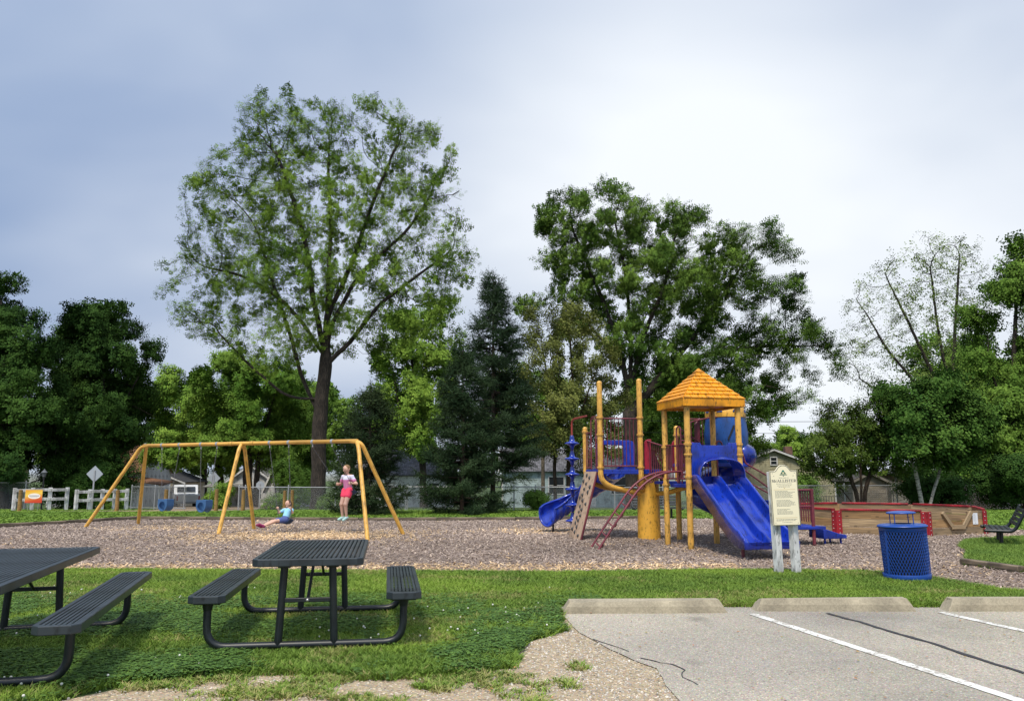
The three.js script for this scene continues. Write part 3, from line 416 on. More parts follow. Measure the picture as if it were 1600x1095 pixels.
    const g = new THREE.BufferGeometry(); g.setAttribute('position', new THREE.Float32BufferAttribute(pos, 3)); g.setIndex(idx); g.computeVertexNormals(); const s = part('curved_slide', muv(g), M.blue); const ed = k => { const l = []; for (let i = 0; i <= N; i += 2) { const o = (i * (K + 1) + k) * 3; l.push([pos[o], pos[o + 1], pos[o + 2]]); } return pipe(l, .03, 60, 6); };
    part('rolled_edge', merge([ed(0), ed(K), (() => { const l = []; for (let k = 0; k <= K; k++) { const o = (N * (K + 1) + k) * 3; l.push([pos[o], pos[o + 1], pos[o + 2]]); } return pipe(l, .03, 30, 6); })()]), M.blue, s); part('slide_foot', bar(W(1.0, -.05, -19.95), W(1.0, .3, -19.95), .025), M.black, s);
  }
  // bridge between the decks with crimson panels
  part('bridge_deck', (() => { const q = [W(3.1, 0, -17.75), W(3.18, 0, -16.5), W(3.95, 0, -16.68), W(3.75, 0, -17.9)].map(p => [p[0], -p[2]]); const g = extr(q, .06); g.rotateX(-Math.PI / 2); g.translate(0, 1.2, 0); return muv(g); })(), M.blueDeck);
  barrier(W(2.95, 0, -17.62), W(3.1, 0, -16.62), 1.42, 2.12, 8, 1.3, 1.98); barrier(W(3.75, 0, -17.9), W(4.05, 0, -16.75), 1.42, 2.15, 9, 1.3, 1.98);
  for (const [x, z] of [[2.96, -17.66], [3.62, -17.95]]) { const s = new THREE.Shape(); s.moveTo(-.07, 0); s.lineTo(-.07, .6); s.quadraticCurveTo(-.06, .72, .07, .7); s.lineTo(.07, 0); s.closePath(); const g = new THREE.ExtrudeGeometry(s, { depth: .04, bevelEnabled: true, bevelSize: .008, bevelThickness: .008, bevelSegments: 2 }); g.translate(...W(x, 1.45, z)); part('end_panel', muv(g), M.crimson); }
  { const s = new THREE.Shape(); s.moveTo(-.5, 0); s.lineTo(-.5, .2); s.quadraticCurveTo(-.1, .3, .06, .68); s.lineTo(.5, .68); s.lineTo(.5, 0); s.closePath(); const g = new THREE.ExtrudeGeometry(s, { depth: .03, bevelEnabled: false }); g.rotateY(Math.PI / 2 - .2); g.translate(...W(3.92, 1.44, -17.3)); part('side_panel', muv(g), M.maroon); }
  // rear tower with the blue capsule
  post(P(.72, 2.1), 2.4, M.yellowPole, 1, [2.25]); post(P(1.95, 2.2), 2.1, M.yellowPole, 1);
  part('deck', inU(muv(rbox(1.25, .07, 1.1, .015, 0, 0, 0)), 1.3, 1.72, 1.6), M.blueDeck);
  barrier(P(.75, 1.25), P(1.25, 2.05), 1.75, 2.42, 7, 1.75, 2.62); barrier(P(1.05, 2.25), P(1.5, 2.25), 1.75, 2.62, 5);
  part('hand_rail', merge([bentPipe([P(.45, 1.2, 2.15), P(.75, 1.4, 2.5), P(1.3, 1.5, 2.62), P(1.5, 1.5, 2.62)], .017, .05, 6), bentPipe([P(.4, 1.15, 2.32), P(1.0, 1.3, 1.98)], .017, .05, 6), bentPipe([P(.4, 1.15, 2.2), P(.9, 1.3, 1.9)], .017, .05, 6)]), M.maroon);
  {
    const cp = P(1.72, 1.75), pr = [[.30, 1.55], [.40, 1.75], [.455, 2.0], [.465, 2.25], [.44, 2.5], [.405, 2.66]].map(q => new THREE.Vector2(...q)); const g = new THREE.LatheGeometry(pr, 32); g.translate(cp[0], 0, cp[2]); const c = part('capsule', muv(g), M.blueCap); c.userData.label = 'round blue capsule with a yellow dome';
    const dm = [[.43, 2.62], [.435, 2.72], [.39, 2.84], [.28, 2.95], [.14, 3.0], [.001, 3.015]].map(q => new THREE.Vector2(...q)); const dg = new THREE.LatheGeometry(dm, 32); dg.translate(cp[0], 0, cp[2]); part('dome', muv(dg), M.yellow, c);
    for (let k = 0; k < 8; k++) { const a = k / 8 * 2 * Math.PI + .25; const s = new THREE.Shape(); s.moveTo(-.06, 0); s.lineTo(.06, 0); s.absarc(0, 0, .06, 0, Math.PI, false); const w = new THREE.ExtrudeGeometry(s, { depth: .02, bevelEnabled: false }); w.rotateX(-.28); w.translate(0, 2.715, .422); w.rotateY(a); w.translate(cp[0], 0, cp[2]); part('port', w, M.blueCap, c); }
    { const g2 = rbox(.035, .34, .03, .01, 0, 0, 0, 0, 0, -.42); g2.translate(0, 2.28, .47); g2.rotateY(turnU - .25); g2.translate(cp[0], 0, cp[2]); part('slot', g2, M.black, c); }
    // enclosed slide that leaves the capsule and winds down behind the tower
    const q = [P(1.9, 1.6, 1.88), P(2.02, 1.5, 1.82), P(2.12, 1.9, 1.65), P(1.9, 2.4, 1.42), P(1.4, 2.35, 1.2), P(1.1, 2.0, 1.0), P(1.35, 1.75, .8), P(2.0, 1.9, .58), P(2.6, 2.0, .42)]; part('tube_slide', muv(new THREE.TubeGeometry(new THREE.CatmullRomCurve3(q.map(p => V(...p))), 70, .235, 18)), M.blue);
  }
  // steps down to the transfer platform
  {
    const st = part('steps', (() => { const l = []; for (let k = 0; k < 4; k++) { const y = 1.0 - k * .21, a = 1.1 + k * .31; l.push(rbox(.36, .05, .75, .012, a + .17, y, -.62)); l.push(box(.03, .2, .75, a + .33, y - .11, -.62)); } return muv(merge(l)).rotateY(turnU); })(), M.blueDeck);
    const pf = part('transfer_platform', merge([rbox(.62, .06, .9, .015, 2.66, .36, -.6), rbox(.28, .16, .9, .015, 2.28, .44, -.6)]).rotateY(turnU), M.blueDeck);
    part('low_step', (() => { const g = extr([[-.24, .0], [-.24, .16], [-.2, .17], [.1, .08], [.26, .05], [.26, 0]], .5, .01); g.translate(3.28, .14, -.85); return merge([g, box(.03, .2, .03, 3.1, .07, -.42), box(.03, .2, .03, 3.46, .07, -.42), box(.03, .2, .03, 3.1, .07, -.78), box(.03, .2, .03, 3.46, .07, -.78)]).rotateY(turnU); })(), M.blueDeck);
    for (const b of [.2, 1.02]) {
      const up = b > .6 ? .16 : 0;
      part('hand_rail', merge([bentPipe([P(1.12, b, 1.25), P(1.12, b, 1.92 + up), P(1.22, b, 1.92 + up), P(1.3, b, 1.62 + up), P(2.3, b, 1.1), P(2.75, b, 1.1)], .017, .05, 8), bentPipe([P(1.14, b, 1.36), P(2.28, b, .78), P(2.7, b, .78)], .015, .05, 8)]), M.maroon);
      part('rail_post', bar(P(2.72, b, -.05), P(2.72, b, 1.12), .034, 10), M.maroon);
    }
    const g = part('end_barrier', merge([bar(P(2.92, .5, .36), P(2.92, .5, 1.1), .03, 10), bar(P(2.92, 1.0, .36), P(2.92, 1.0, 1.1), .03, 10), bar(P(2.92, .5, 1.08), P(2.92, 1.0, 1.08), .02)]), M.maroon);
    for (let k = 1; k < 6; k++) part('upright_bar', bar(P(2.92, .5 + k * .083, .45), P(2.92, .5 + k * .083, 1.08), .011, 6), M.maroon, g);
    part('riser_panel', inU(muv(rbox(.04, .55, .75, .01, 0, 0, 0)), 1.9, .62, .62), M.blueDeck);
  }
}
// ---------- notice sign ----------
{
  const t = thing('notice_sign', 'cream park notice board headed McALLISTER on two white posts', 'sign', [3.92, 0, -11.72], -.05);
  t.rotation.z = .028;
  const y0 = .70, y1 = 1.455, w = .188;
  mesh('post', muv(rbox(.1, 1.5, .1, .008, -.135, .70, .0, 0, .5, 0)), M.white, t); mesh('post', muv(rbox(.1, 1.2, .1, .008, .11, .55, .0, 0, .5, 0)), M.white, t);
  const s = new THREE.Shape(); s.moveTo(-w, y0); s.lineTo(w, y0); s.lineTo(w, y1); s.lineTo(.12, y1); s.bezierCurveTo(.08, y1 + .01, .08, 1.54, 0, 1.54); s.bezierCurveTo(-.08, 1.54, -.08, y1 + .01, -.12, y1); s.lineTo(-w, y1); s.closePath();
  const cream = mat({ color: lin(.82, .75, .56), roughness: .5 });
  const g = new THREE.ExtrudeGeometry(s, { depth: .035, bevelEnabled: true, bevelSize: .005, bevelThickness: .005, bevelSegments: 2, curveSegments: 14 }); g.translate(0, 0, .075); const board = mesh('board', g, cream, t);
  const k = new THREE.Shape(s.getPoints(14)); const inner = s.getPoints(14).map(p => new THREE.Vector2(p.x * .965, y0 + (p.y - y0) * .985 + .006)); k.holes.push(new THREE.Path(inner)); const eg = new THREE.ExtrudeGeometry(k, { depth: .006, bevelEnabled: false }); eg.translate(0, 0, .1135); mesh('border', eg, mat({ color: lin(.06, .07, .05), roughness: .6 }), board);
  // print
  const cv = document.createElement('canvas'); cv.width = 512; cv.height = 1180; const c = cv.getContext('2d'); c.fillStyle = '#f2e9c8'; c.fillRect(0, 0, 512, 1180);
  c.textAlign = 'center'; c.fillStyle = '#6d6a60'; c.font = 'italic 34px serif'; c.fillText('Welcome to', 256, 262); c.fillStyle = '#2c2e38'; c.font = 'bold 76px serif'; c.fillText('McALLISTER', 256, 338, 470); c.font = '28px serif'; c.fillStyle = '#55564f'; c.fillText('RECREATION CENTER', 256, 378, 460); c.font = '22px serif';
  const bars = (x, y, ws, h, col) => { c.fillStyle = col; ws.forEach((q, i) => { let xx = x; let s = (i * 7 + y) % 11; while (xx < x + q) { const wd = 16 + (s = (s * 5 + 3) % 23) * 1.5; c.fillRect(xx, y + i * h, Math.min(wd, x + q - xx), h * .42); xx += wd + 7; } }); };
  bars(120, 398, [280], 20, '#7d7a6c'); bars(150, 424, [220], 20, '#7d7a6c'); c.fillStyle = '#b98f2e'; c.fillRect(50, 480, 412, 5); c.fillRect(50, 1032, 412, 5); c.beginPath(); c.arc(256, 455, 9, 0, 7); c.fill();
  bars(70, 508, [250, 380, 340, 300, 330, 310, 330], 21, '#6f7268'); bars(86, 690, [260, 300, 350, 330, 360, 260], 22, '#6f7268'); bars(86, 866, [250, 190, 290, 300, 300], 22, '#6f7268'); bars(60, 1062, [392, 360], 22, '#77746a'); bars(170, 1120, [190], 20, '#8d8a80');
  // tree emblem
  c.fillStyle = '#1f5a44'; c.beginPath(); c.moveTo(256, 92); c.lineTo(316, 178); c.lineTo(196, 178); c.closePath(); c.fill(); c.fillStyle = '#e0d3a6'; c.beginPath(); c.arc(256, 150, 20, 0, 7); c.fill(); c.fillStyle = '#1f5a44'; c.fillRect(184, 186, 144, 13); c.beginPath(); c.moveTo(236, 204); c.lineTo(276, 204); c.lineTo(256, 226); c.fill(); c.fillStyle = '#2f7d6c'; c.beginPath(); c.arc(256, 118, 22, 0, 7); c.fill();
  for (const [x, y] of [[44, 160], [468, 160], [70, 214], [442, 214], [44, 1140], [468, 1140]]) { c.fillStyle = '#8a8578'; c.beginPath(); c.arc(x, y, 8, 0, 7); c.fill(); }
  const ct = new THREE.CanvasTexture(cv); ct.colorSpace = THREE.SRGBColorSpace; const pg = new THREE.ShapeGeometry(new THREE.Shape(inner), 14); const pu = pg.attributes.uv, pp = pg.attributes.position; for (let i = 0; i < pp.count; i++) pu.setXY(i, (pp.getX(i) + w) / (2 * w), (pp.getY(i) - y0) / (1.54 - y0)); pg.translate(0, 0, .1165); mesh('printed_face', pg, mat({ map: ct, roughness: .5 }), board);
}
// ---------- trash can ----------
{
  const t = thing('trash_can', 'blue wire mesh trash can with a raised round lid, leaning on the grass strip', 'trash can', [5.3, -.02, -11.1], 0);
  t.rotation.z = .03;
  const R = .285, h0 = .07, h1 = .76; const wires = [];
  const n = 46; for (const s of [1, -1]) for (let i = 0; i < n; i++) { const path = []; for (let k = 0; k <= 10; k++) { const f = k / 10, a = i / n * 2 * Math.PI + s * f * 1.05, r = R + .008 * s * 0 + lerp(-.012, .006, f); path.push(V(Math.sin(a) * r, lerp(h0 + .03, h1 - .05, f), Math.cos(a) * r)); } wires.push(sweep(path, path.map(() => .0052), 4)); }
  const b = mesh('mesh_barrel', merge(wires), M.canBlue, t);
  mesh('band', merge([h0 + .02, h1 - .04].map((y, i) => { const g = new THREE.LatheGeometry([[R - .01, -.035], [R + .012, -.035], [R + .014, .035], [R - .01, .035], [R - .01, -.035]].map(q => new THREE.Vector2(...q)), 40); g.translate(0, y + (i ? .005 : 0), 0); return g; })), M.canBlue, b);
  mesh('rib', merge([-1.25, 1.25].map(a => { return box(.03, h1 - h0, .008, Math.sin(a) * (R + .006), (h0 + h1) / 2, Math.cos(a) * (R + .006), 0, a, 0); })), M.canBlue, b);
  mesh('liner', cyl(R - .03, R - .05, h1 - h0 - .06, 0, (h0 + h1) / 2, 0, 28), M.bag, t);
  const top = new THREE.LatheGeometry([[.12, .775], [.2, .775], [.29, .765], [.315, .75], [.315, .73], [.2, .745], [.12, .75]].map(q => new THREE.Vector2(...q)), 40); const rg = mesh('rim_lid', top, M.canBlue, t);
  for (let k = 0; k < 4; k++) { const a = k / 4 * 2 * Math.PI + .6; mesh('lid_post', bar([Math.sin(a) * .165, .76, Math.cos(a) * .165], [Math.sin(a) * .165, .925, Math.cos(a) * .165], .007), M.canBlue, t); }
  mesh('raised_lid', new THREE.LatheGeometry([[.001, .945], [.1, .94], [.17, .93], [.186, .92], [.186, .908], [.17, .915], [.001, .928]].map(q => new THREE.Vector2(...q)), 32), M.canBlue, t);
  mesh('anchor_post', cyl(.03, .03, .28, .06, .0, 0, 10), M.black, t);
}
// ---------- gaga pit ----------
{
  const c = [9.42, -21.1], R = 2.46, V8 = k => { const a = Math.PI / 2 + k * Math.PI / 4; return V(c[0] + R * Math.cos(a) * -1, 0, c[1] + R * Math.sin(a)); }; // V8(0) faces the camera
  const t = thing('ball_pit', 'eight-sided wooden ball pit with red corner plates and rails', 'ball pit', [c[0], 0, c[1]]); const L = (p, y) => [p.x - c[0], y, p.z - c[1]];
  const r = rng(4), ph = .185, bolts = new THREE.SphereGeometry(.013, 6, 4);
  for (let k = 0; k < 8; k++) {
    const A = V8(k), B = V8(k + 1), mid = A.clone().lerp(B, .5), len = A.distanceTo(B), ang = Math.atan2(-(B.z - A.z), B.x - A.x), nrm = V(mid.x - c[0], 0, mid.z - c[1]).normalize();
    const entry = k === 0;
    for (let j = 0; j < 3; j++) {
      const w = [M.wood, M.wood2, M.wood3][(k + j * 2) % 3], y = .005 + ph * (j + .5);
      const seg = entry && j > 0 ? (j === 2 ? [[-len / 2, -.36], [.36, len / 2]] : [[-len / 2, -.20], [.20, len / 2]]) : [[-len / 2, len / 2]];
      for (const [a, b] of seg) { const p = mesh('plank', muv(rbox(b - a - .01, ph - .008, .045, .006, (a + b) / 2, 0, 0).translate(r() * 3, r() * 3, 0)).translate(0, 0, 0), w, t); p.geometry.computeBoundingBox(); const bb = p.geometry.boundingBox; p.geometry.translate(-(bb.min.x + bb.max.x) / 2 + (a + b) / 2, -(bb.min.y + bb.max.y) / 2, 0); p.position.set(mid.x - c[0], y, mid.z - c[1]); p.rotation.y = ang; }
    }
    if (entry) { const f = mesh('entry_frame', merge([rbox(.44, .09, .05, .006, 0, .2, .05), rbox(.42, .09, .05, .006, -.33, .38, .05, 0, 0, -.86), rbox(.42, .09, .05, .006, .33, .38, .05, 0, 0, .86)]), M.wood, t); f.position.set(mid.x - c[0], 0, mid.z - c[1]); f.rotation.y = ang; const pa = document.createElement('canvas'); pa.width = 128; pa.height = 192; const q = pa.getContext('2d'); q.fillStyle = '#dfe3e6'; q.fillRect(0, 0, 128, 192); q.fillStyle = '#9aa0a4'; for (let i = 0; i < 9; i++) q.fillRect(16, 22 + i * 14, 60 + (i * 37) % 36, 4); q.fillStyle = '#444'; q.beginPath(); q.arc(64, 168, 7, 0, 7); q.fill(); const tx = new THREE.CanvasTexture(pa); tx.colorSpace = THREE.SRGBColorSpace; const pg = mesh('paper_notice', box(.17, .26, .004, .6, .38, .032), mat({ map: tx, roughness: .7 }), t); pg.position.set(mid.x - c[0], 0, mid.z - c[1]); pg.rotation.y = ang; }
    else { const rl = mesh('top_rail', muv(rbox(len - .16, .05, .09, .012, 0, 0, 0)), M.red, t); rl.position.set(mid.x - c[0], .005 + ph * 3 + .025, mid.z - c[1]); rl.rotation.y = ang; }
    const n = V(A.x - c[0], 0, A.z - c[1]).normalize(), cr = mesh('corner_plate', merge([-1, 1].map(s => place(new RoundedBoxGeometry(.13, .56, .012, 1, .004), s * .062, .285, .032, 0, s * Math.PI / 8, 0))), M.red, t); cr.position.set(A.x - c[0], 0, A.z - c[1]); cr.rotation.y = Math.atan2(n.x, n.z);
    for (const s of [-1, 1]) for (let j = 0; j < 6; j++) { const b = mesh('bolt', bolts, M.bolt, cr); const p = V(s * .075, .05 + j * .095, .042).applyAxisAngle(V(0, 1, 0), 0); b.position.set(p.x, p.y, p.z - .005); }
  }
}
// ---------- benches ----------
function bench(label, p, turn, L = 1.5) {
  const t = thing('park_bench', label, 'bench', p, turn, 'dark metal park benches');
  const sl = muv(rbox(L, .03, .075, .012, 0, 0, 0));
  const st = new THREE.Group(); const prof = (z0, y0, z1, y1, n, nm) => { for (let i = 0; i < n; i++) { const f = (i + .5) / n; const m = mesh('slat', sl, M.darkMetal, t); m.position.set(0, lerp(y0, y1, f), lerp(z0, z1, f)); m.rotation.x = -Math.atan2(y1 - y0, z1 - z0); } };
  prof(.26, .35, -.2, .33, 5); prof(-.24, .40, -.42, .74, 4);
  for (const s of [-1, 1]) mesh('side_frame', bentPipe([[s * (L / 2 - .0), .32, .28], [s * (L / 2), .315, -.2], [s * (L / 2), .76, -.44]], .032, .1, 8), M.darkMetal, t);
  for (const s of [-1, 1]) mesh('leg', merge([bar([s * L * .3, -.05, .02], [s * L * .3, .32, .0], .034, 10), cyl(.09, .09, .02, s * L * .3, .012, .02, 12)]), M.black, t);
  return t;
}
bench('dark metal bench seen from its end on the grass island', [9.86, 0, -16.6], -2.05);
bench('dark bench behind the yellow column of the play structure, by the far lawn', [4.6, 0, -25.9], .05);
// ---------- trees: crown lobes [x,y,z,rx,ry,rz] and main limbs, in metres from each tree's foot ----------
const TREES = {
  maple: {p:[-9.06,-0.264,-38],lobes:[[-2.76,18.57,-0.54,2.16,2.31,1.94],[-0.49,17.73,0.44,1.85,2.16,1.67],[1.89,17.9,0.42,2.31,2.16,2.08],[4.14,16.89,-0.34,2.01,2.31,1.81],[-4.34,15.08,-0.01,2.62,2.47,2.36],[-1.0,14.42,-0.1,2.78,2.78,2.5],[2.14,14.42,0.29,2.78,2.78,2.5],[4.98,13.77,0.43,2.16,2.01,1.94],[-6.51,11.99,-0.52,1.7,1.39,1.53],[-4.31,11.51,-0.8,2.47,2.16,2.22],[-1.17,10.87,0.64,2.78,2.16,2.5],[1.93,10.87,-0.13,2.78,2.16,2.5],[4.87,11.19,0.42,2.31,1.7,2.08],[6.57,12.15,-0.63,0.93,0.93,0.83],[-5.42,9.14,-0.08,2.01,1.23,1.81],[-2.29,8.04,0.33,2.16,1.39,1.94],[2.0,8.36,-0.4,2.16,1.23,1.94],[4.45,8.67,0.57,1.39,0.93,1.25],[-7.49,10.24,0.51,0.77,0.77,0.69]],limbs:[[[0.06,-0.08,0],[-0.01,2.87,0],[0.03,4.97,0],[0.15,6.81,0],[0.16,8.98,0],[0.12,11.19,0]],[[-0.07,4.37,-0.0],[-0.99,6.19,-0.28],[-1.75,8.36,-0.57],[-2.73,10.87,-0.85],[-3.8,13.77,-1.14]],[[0.15,6.65,0.0],[1.39,8.04,0.02],[2.58,9.61,0.05],[4.1,10.87,0.07],[5.63,11.99,0.1]],[[0.17,7.12,0.0],[-0.46,9.92,0.26],[-1.01,13.12,0.53],[-2.37,17.06,0.79]],[[0.16,8.98,-0.0],[1.13,11.51,-0.07],[2.13,14.75,-0.14],[3.32,18.06,-0.21]],[[0.14,9.61,-0.0],[0.12,13.77,-0.17],[-0.15,17.06,-0.34]],[[-0.04,5.28,-0.0],[-1.56,5.34,-0.05],[-3.13,6.5,-0.09],[-5.07,8.36,-0.14]],[[-0.2,7.12,-0.0],[-1.74,9.61,-0.28],[-3.98,11.19,-0.57],[-6.19,11.83,-0.85]],[[0.22,8.36,-0.0],[1.61,11.19,-0.17],[4.04,13.77,-0.33],[4.96,15.4,-0.5]]]},
  dark: {p:[6.7,-0.528,-46],lobes:[[-3.28,16.78,0.7,2.05,1.68,1.85],[-0.99,17.17,0.75,2.43,1.68,2.19],[2.02,16.19,-0.74,2.43,2.05,2.19],[4.65,15.6,-0.69,2.43,2.05,2.19],[7.27,14.82,0.52,2.24,1.68,2.02],[9.3,13.85,0.36,1.12,1.31,1.01],[-4.06,14.63,0.26,1.31,1.49,1.18],[-1.81,13.85,-0.34,2.61,2.24,2.35],[1.56,13.08,0.2,2.8,2.43,2.52],[4.91,12.31,0.22,2.99,2.24,2.69],[7.87,11.55,0.12,2.24,1.68,2.02],[-2.78,11.17,-0.53,1.87,1.49,1.68],[0.73,9.65,-0.11,2.24,1.68,2.02],[4.04,8.72,-0.22,2.99,1.87,2.69],[7.36,8.53,0.34,2.05,1.68,1.85],[9.82,9.65,0.76,1.87,1.49,1.68],[10.87,8.53,0.69,1.31,2.05,1.18],[5.42,6.3,0.08,2.61,1.49,2.35],[8.55,6.49,-0.08,1.87,1.31,1.68],[-5.77,11.74,-0.36,1.05,1.05,0.94],[2.13,6.67,-0.71,2.24,1.49,2.02]],limbs:[[[0.13,-0.1,0],[0.08,4.11,0],[-0.07,7.04,0],[-0.75,10.03,0],[-2.0,13.47,0],[-3.1,16.19,0]],[[-0.02,6.3,-0.0],[0.91,9.65,-0.02],[2.31,13.08,-0.04],[2.96,15.8,-0.06]],[[0.07,5.2,-0.0],[2.54,8.16,-0.11],[4.87,11.17,-0.22],[7.05,14.24,-0.33]],[[2.54,8.16,-0.0],[5.52,8.9,-0.07],[8.13,9.28,-0.14],[10.54,9.28,-0.22]],[[-0.24,7.78,0.0],[-1.87,10.03,0.24],[-3.71,11.93,0.47]],[[0.11,5.57,0.0],[0.18,10.03,0.02],[-0.11,13.85,0.03],[-0.62,16.98,0.05]],[[2.54,8.16,0.0],[4.71,7.04,0.04],[7.27,6.67,0.07]]]},
  denseA: {p:[-24.87,-0.33,-40],lobes:[[-1.33,10.59,-0.35,1.36,1.46,1.23],[0.04,8.12,0.06,1.79,1.62,1.61],[-1.83,7.47,-0.2,2.27,2.6,2.05],[0.86,6.18,0.14,1.79,1.62,1.61],[0.05,4.58,0.21,2.44,1.79,2.19],[-2.15,4.26,-0.68,2.27,2.6,2.05],[1.81,4.42,-0.65,1.46,1.46,1.32],[0.56,2.53,0.6,2.6,1.3,2.34],[2.86,3.31,-0.32,1.3,1.14,1.17]],limbs:[[[0.18,-0.1,0],[-0.24,3.63,0],[-0.7,7.47,0],[-1.15,10.43,0]],[[-0.3,4.26,0.0],[0.51,6.5,0.3],[0.9,7.47,0.59]],[[-0.18,3.0,-0.0],[1.32,4.58,-0.02],[2.25,4.9,-0.04]]]},
  denseB: {p:[-21.82,-0.462,-44],lobes:[[-1.32,9.97,-0.39,1.97,1.25,1.77],[-2.1,8.53,-0.58,1.79,1.61,1.61],[-0.12,8.17,-0.15,1.97,1.79,1.77],[1.22,6.75,-0.51,1.25,1.61,1.13],[-1.04,6.4,-0.8,2.68,1.97,2.41],[-2.36,5.34,-0.14,1.79,1.97,1.61],[0.64,4.99,0.61,1.97,1.79,1.77],[-1.17,3.6,0.52,2.5,1.14,2.25],[1.36,4.82,0.39,1.0,1.29,0.9]],limbs:[[[0.16,-0.1,0],[-0.2,3.6,0],[-0.72,6.75,0],[-1.12,9.61,0]],[[-0.22,3.95,0.0],[0.74,6.04,0.02],[1.19,7.1,0.04]],[[-0.2,3.6,-0.0],[-1.89,6.04,-0.13],[-2.24,8.17,-0.27]]]},
  bgC1: {p:[-20.77,-0.924,-58],lobes:[[-2.41,8.29,0.24,2.12,1.88,1.91],[-3.68,6.44,0.47,1.65,2.12,1.48],[-1.35,5.98,0.57,2.36,2.36,2.12],[-2.62,4.15,0.86,2.36,1.88,2.12],[-0.1,4.15,0.47,1.65,1.88,1.48]],limbs:[[[0.15,-0.1,0],[-0.09,2.34,0],[-1.07,5.06,0],[-2.15,7.83,0]],[[-0.53,3.69,-0.0],[-3.42,5.98,-0.28]],[[-0.28,3.24,-0.0],[0.06,5.52,-0.02]]]},
  bgC2: {p:[-17.64,-0.792,-54],lobes:[[-0.99,9.06,0.53,2.19,1.53,1.97],[1.22,8.19,0.58,1.97,1.97,1.78],[-1.74,6.89,-0.03,2.19,1.97,1.97],[0.46,6.03,-0.43,2.63,2.19,2.37],[2.2,5.39,-0.9,1.75,2.19,1.58],[-0.72,3.89,0.29,2.63,1.75,2.37],[1.86,3.47,-0.05,1.97,1.53,1.78]],limbs:[[[0.26,-0.1,0],[0.0,3.05,0],[-0.23,6.03,0],[-0.75,8.62,0]],[[0.76,-0.1,-0.0],[0.71,2.63,-0.08],[1.12,5.6,-0.15],[1.67,7.75,-0.23]],[[0.0,3.05,0.0],[-1.24,5.6,0.16],[-1.95,6.89,0.32]]]},
  bgC3: {p:[-16.53,-0.99,-60],lobes:[[0.22,8.57,-0.35,1.95,1.71,1.75],[0.8,6.18,-0.7,2.19,2.19,1.97],[-0.57,4.75,0.3,2.44,1.95,2.19],[1.37,3.81,-0.86,1.95,1.71,1.75]],limbs:[[[-0.35,-0.1,0],[-0.51,3.34,0],[0.04,7.13,0]],[[-0.72,-0.1,-0.0],[-0.96,2.87,-0.08],[-0.59,5.23,-0.16]],[[-0.51,3.34,-0.0],[1.04,6.18,-0.27]]]},
  bgD: {p:[-5.86,-0.792,-54],lobes:[[-1.14,12.36,-0.49,1.75,1.32,1.58],[0.83,12.36,0.83,1.75,1.53,1.58],[1.52,9.93,-0.67,1.53,1.97,1.38],[-0.43,9.71,0.37,2.19,1.97,1.97],[-2.39,9.93,-0.75,1.53,1.75,1.38],[-1.68,7.32,-0.46,1.97,1.97,1.78],[0.69,6.89,0.9,1.97,1.97,1.78],[-2.74,6.46,-0.52,1.32,1.53,1.18],[-0.56,4.75,0.26,2.19,1.32,1.97]],limbs:[[[0.04,-0.1,0],[-0.12,3.89,0],[-0.09,7.32,0],[0.19,11.25,0]],[[-0.12,3.89,-0.0],[-1.67,6.46,-0.03],[-2.29,9.5,-0.06]],[[-0.13,4.32,-0.0],[1.33,7.75,-0.0],[1.52,9.93,-0.01]],[[-0.1,5.6,-0.0],[-0.86,9.06,-0.18],[-1.13,12.14,-0.37]]]},
  olive: {p:[2.27,-0.198,-36],lobes:[[0.06,8.54,-0.04,1.46,0.88,1.32],[-1.11,7.65,-0.15,1.02,1.17,0.92],[1.07,7.36,-0.44,1.32,1.17,1.18],[-0.25,6.48,0.44,1.61,1.32,1.45],[1.62,5.6,-0.59,1.17,1.46,1.05],[-0.98,5.32,0.0,1.32,1.46,1.18],[0.31,4.45,0.48,1.75,1.32,1.58],[2.02,3.88,-0.5,1.02,1.17,0.92],[-0.56,3.03,0.07,1.46,0.88,1.32],[1.15,2.74,0.14,1.32,0.88,1.18]],limbs:[[[-0.36,-0.1,0],[-0.39,2.74,0],[-0.55,5.03,0],[-0.96,7.65,0]],[[0.23,-0.1,-0.0],[0.3,3.03,-0.07],[0.47,5.6,-0.15],[0.35,8.24,-0.22]],[[0.3,3.03,0.0],[1.18,5.32,0.12],[1.78,6.77,0.24]],[[-0.36,3.03,-0.0],[-1.41,4.45,-0.03],[-1.55,5.6,-0.06]],[[0.26,2.18,0.0],[1.45,3.88,0.14],[2.17,4.45,0.27]],[[0.3,3.31,-0.0],[-0.11,5.6,-0.21],[-0.18,7.36,-0.41]]]},
  bgF: {p:[12.34,-0.8580000000000001,-56],lobes:[[-3.89,5.8,0.13,2.05,2.05,1.84],[-1.62,7.13,-0.13,2.27,2.27,2.05],[0.86,7.8,0.15,2.05,2.05,1.84],[3.27,6.69,-0.55,1.82,2.27,1.64],[4.55,5.35,0.59,1.14,1.82,1.02],[-1.26,4.47,0.61,2.73,1.82,2.46],[2.27,4.03,0.29,2.27,1.59,2.05],[5.28,6.69,-0.64,0.82,1.36,0.74]],limbs:[[[-0.09,-0.1,0],[-0.06,3.15,0],[0.15,6.69,0]],[[-0.06,3.15,-0.0],[-2.11,5.8,-0.1]],[[-0.06,3.15,-0.0],[2.79,5.8,-0.15]]]},
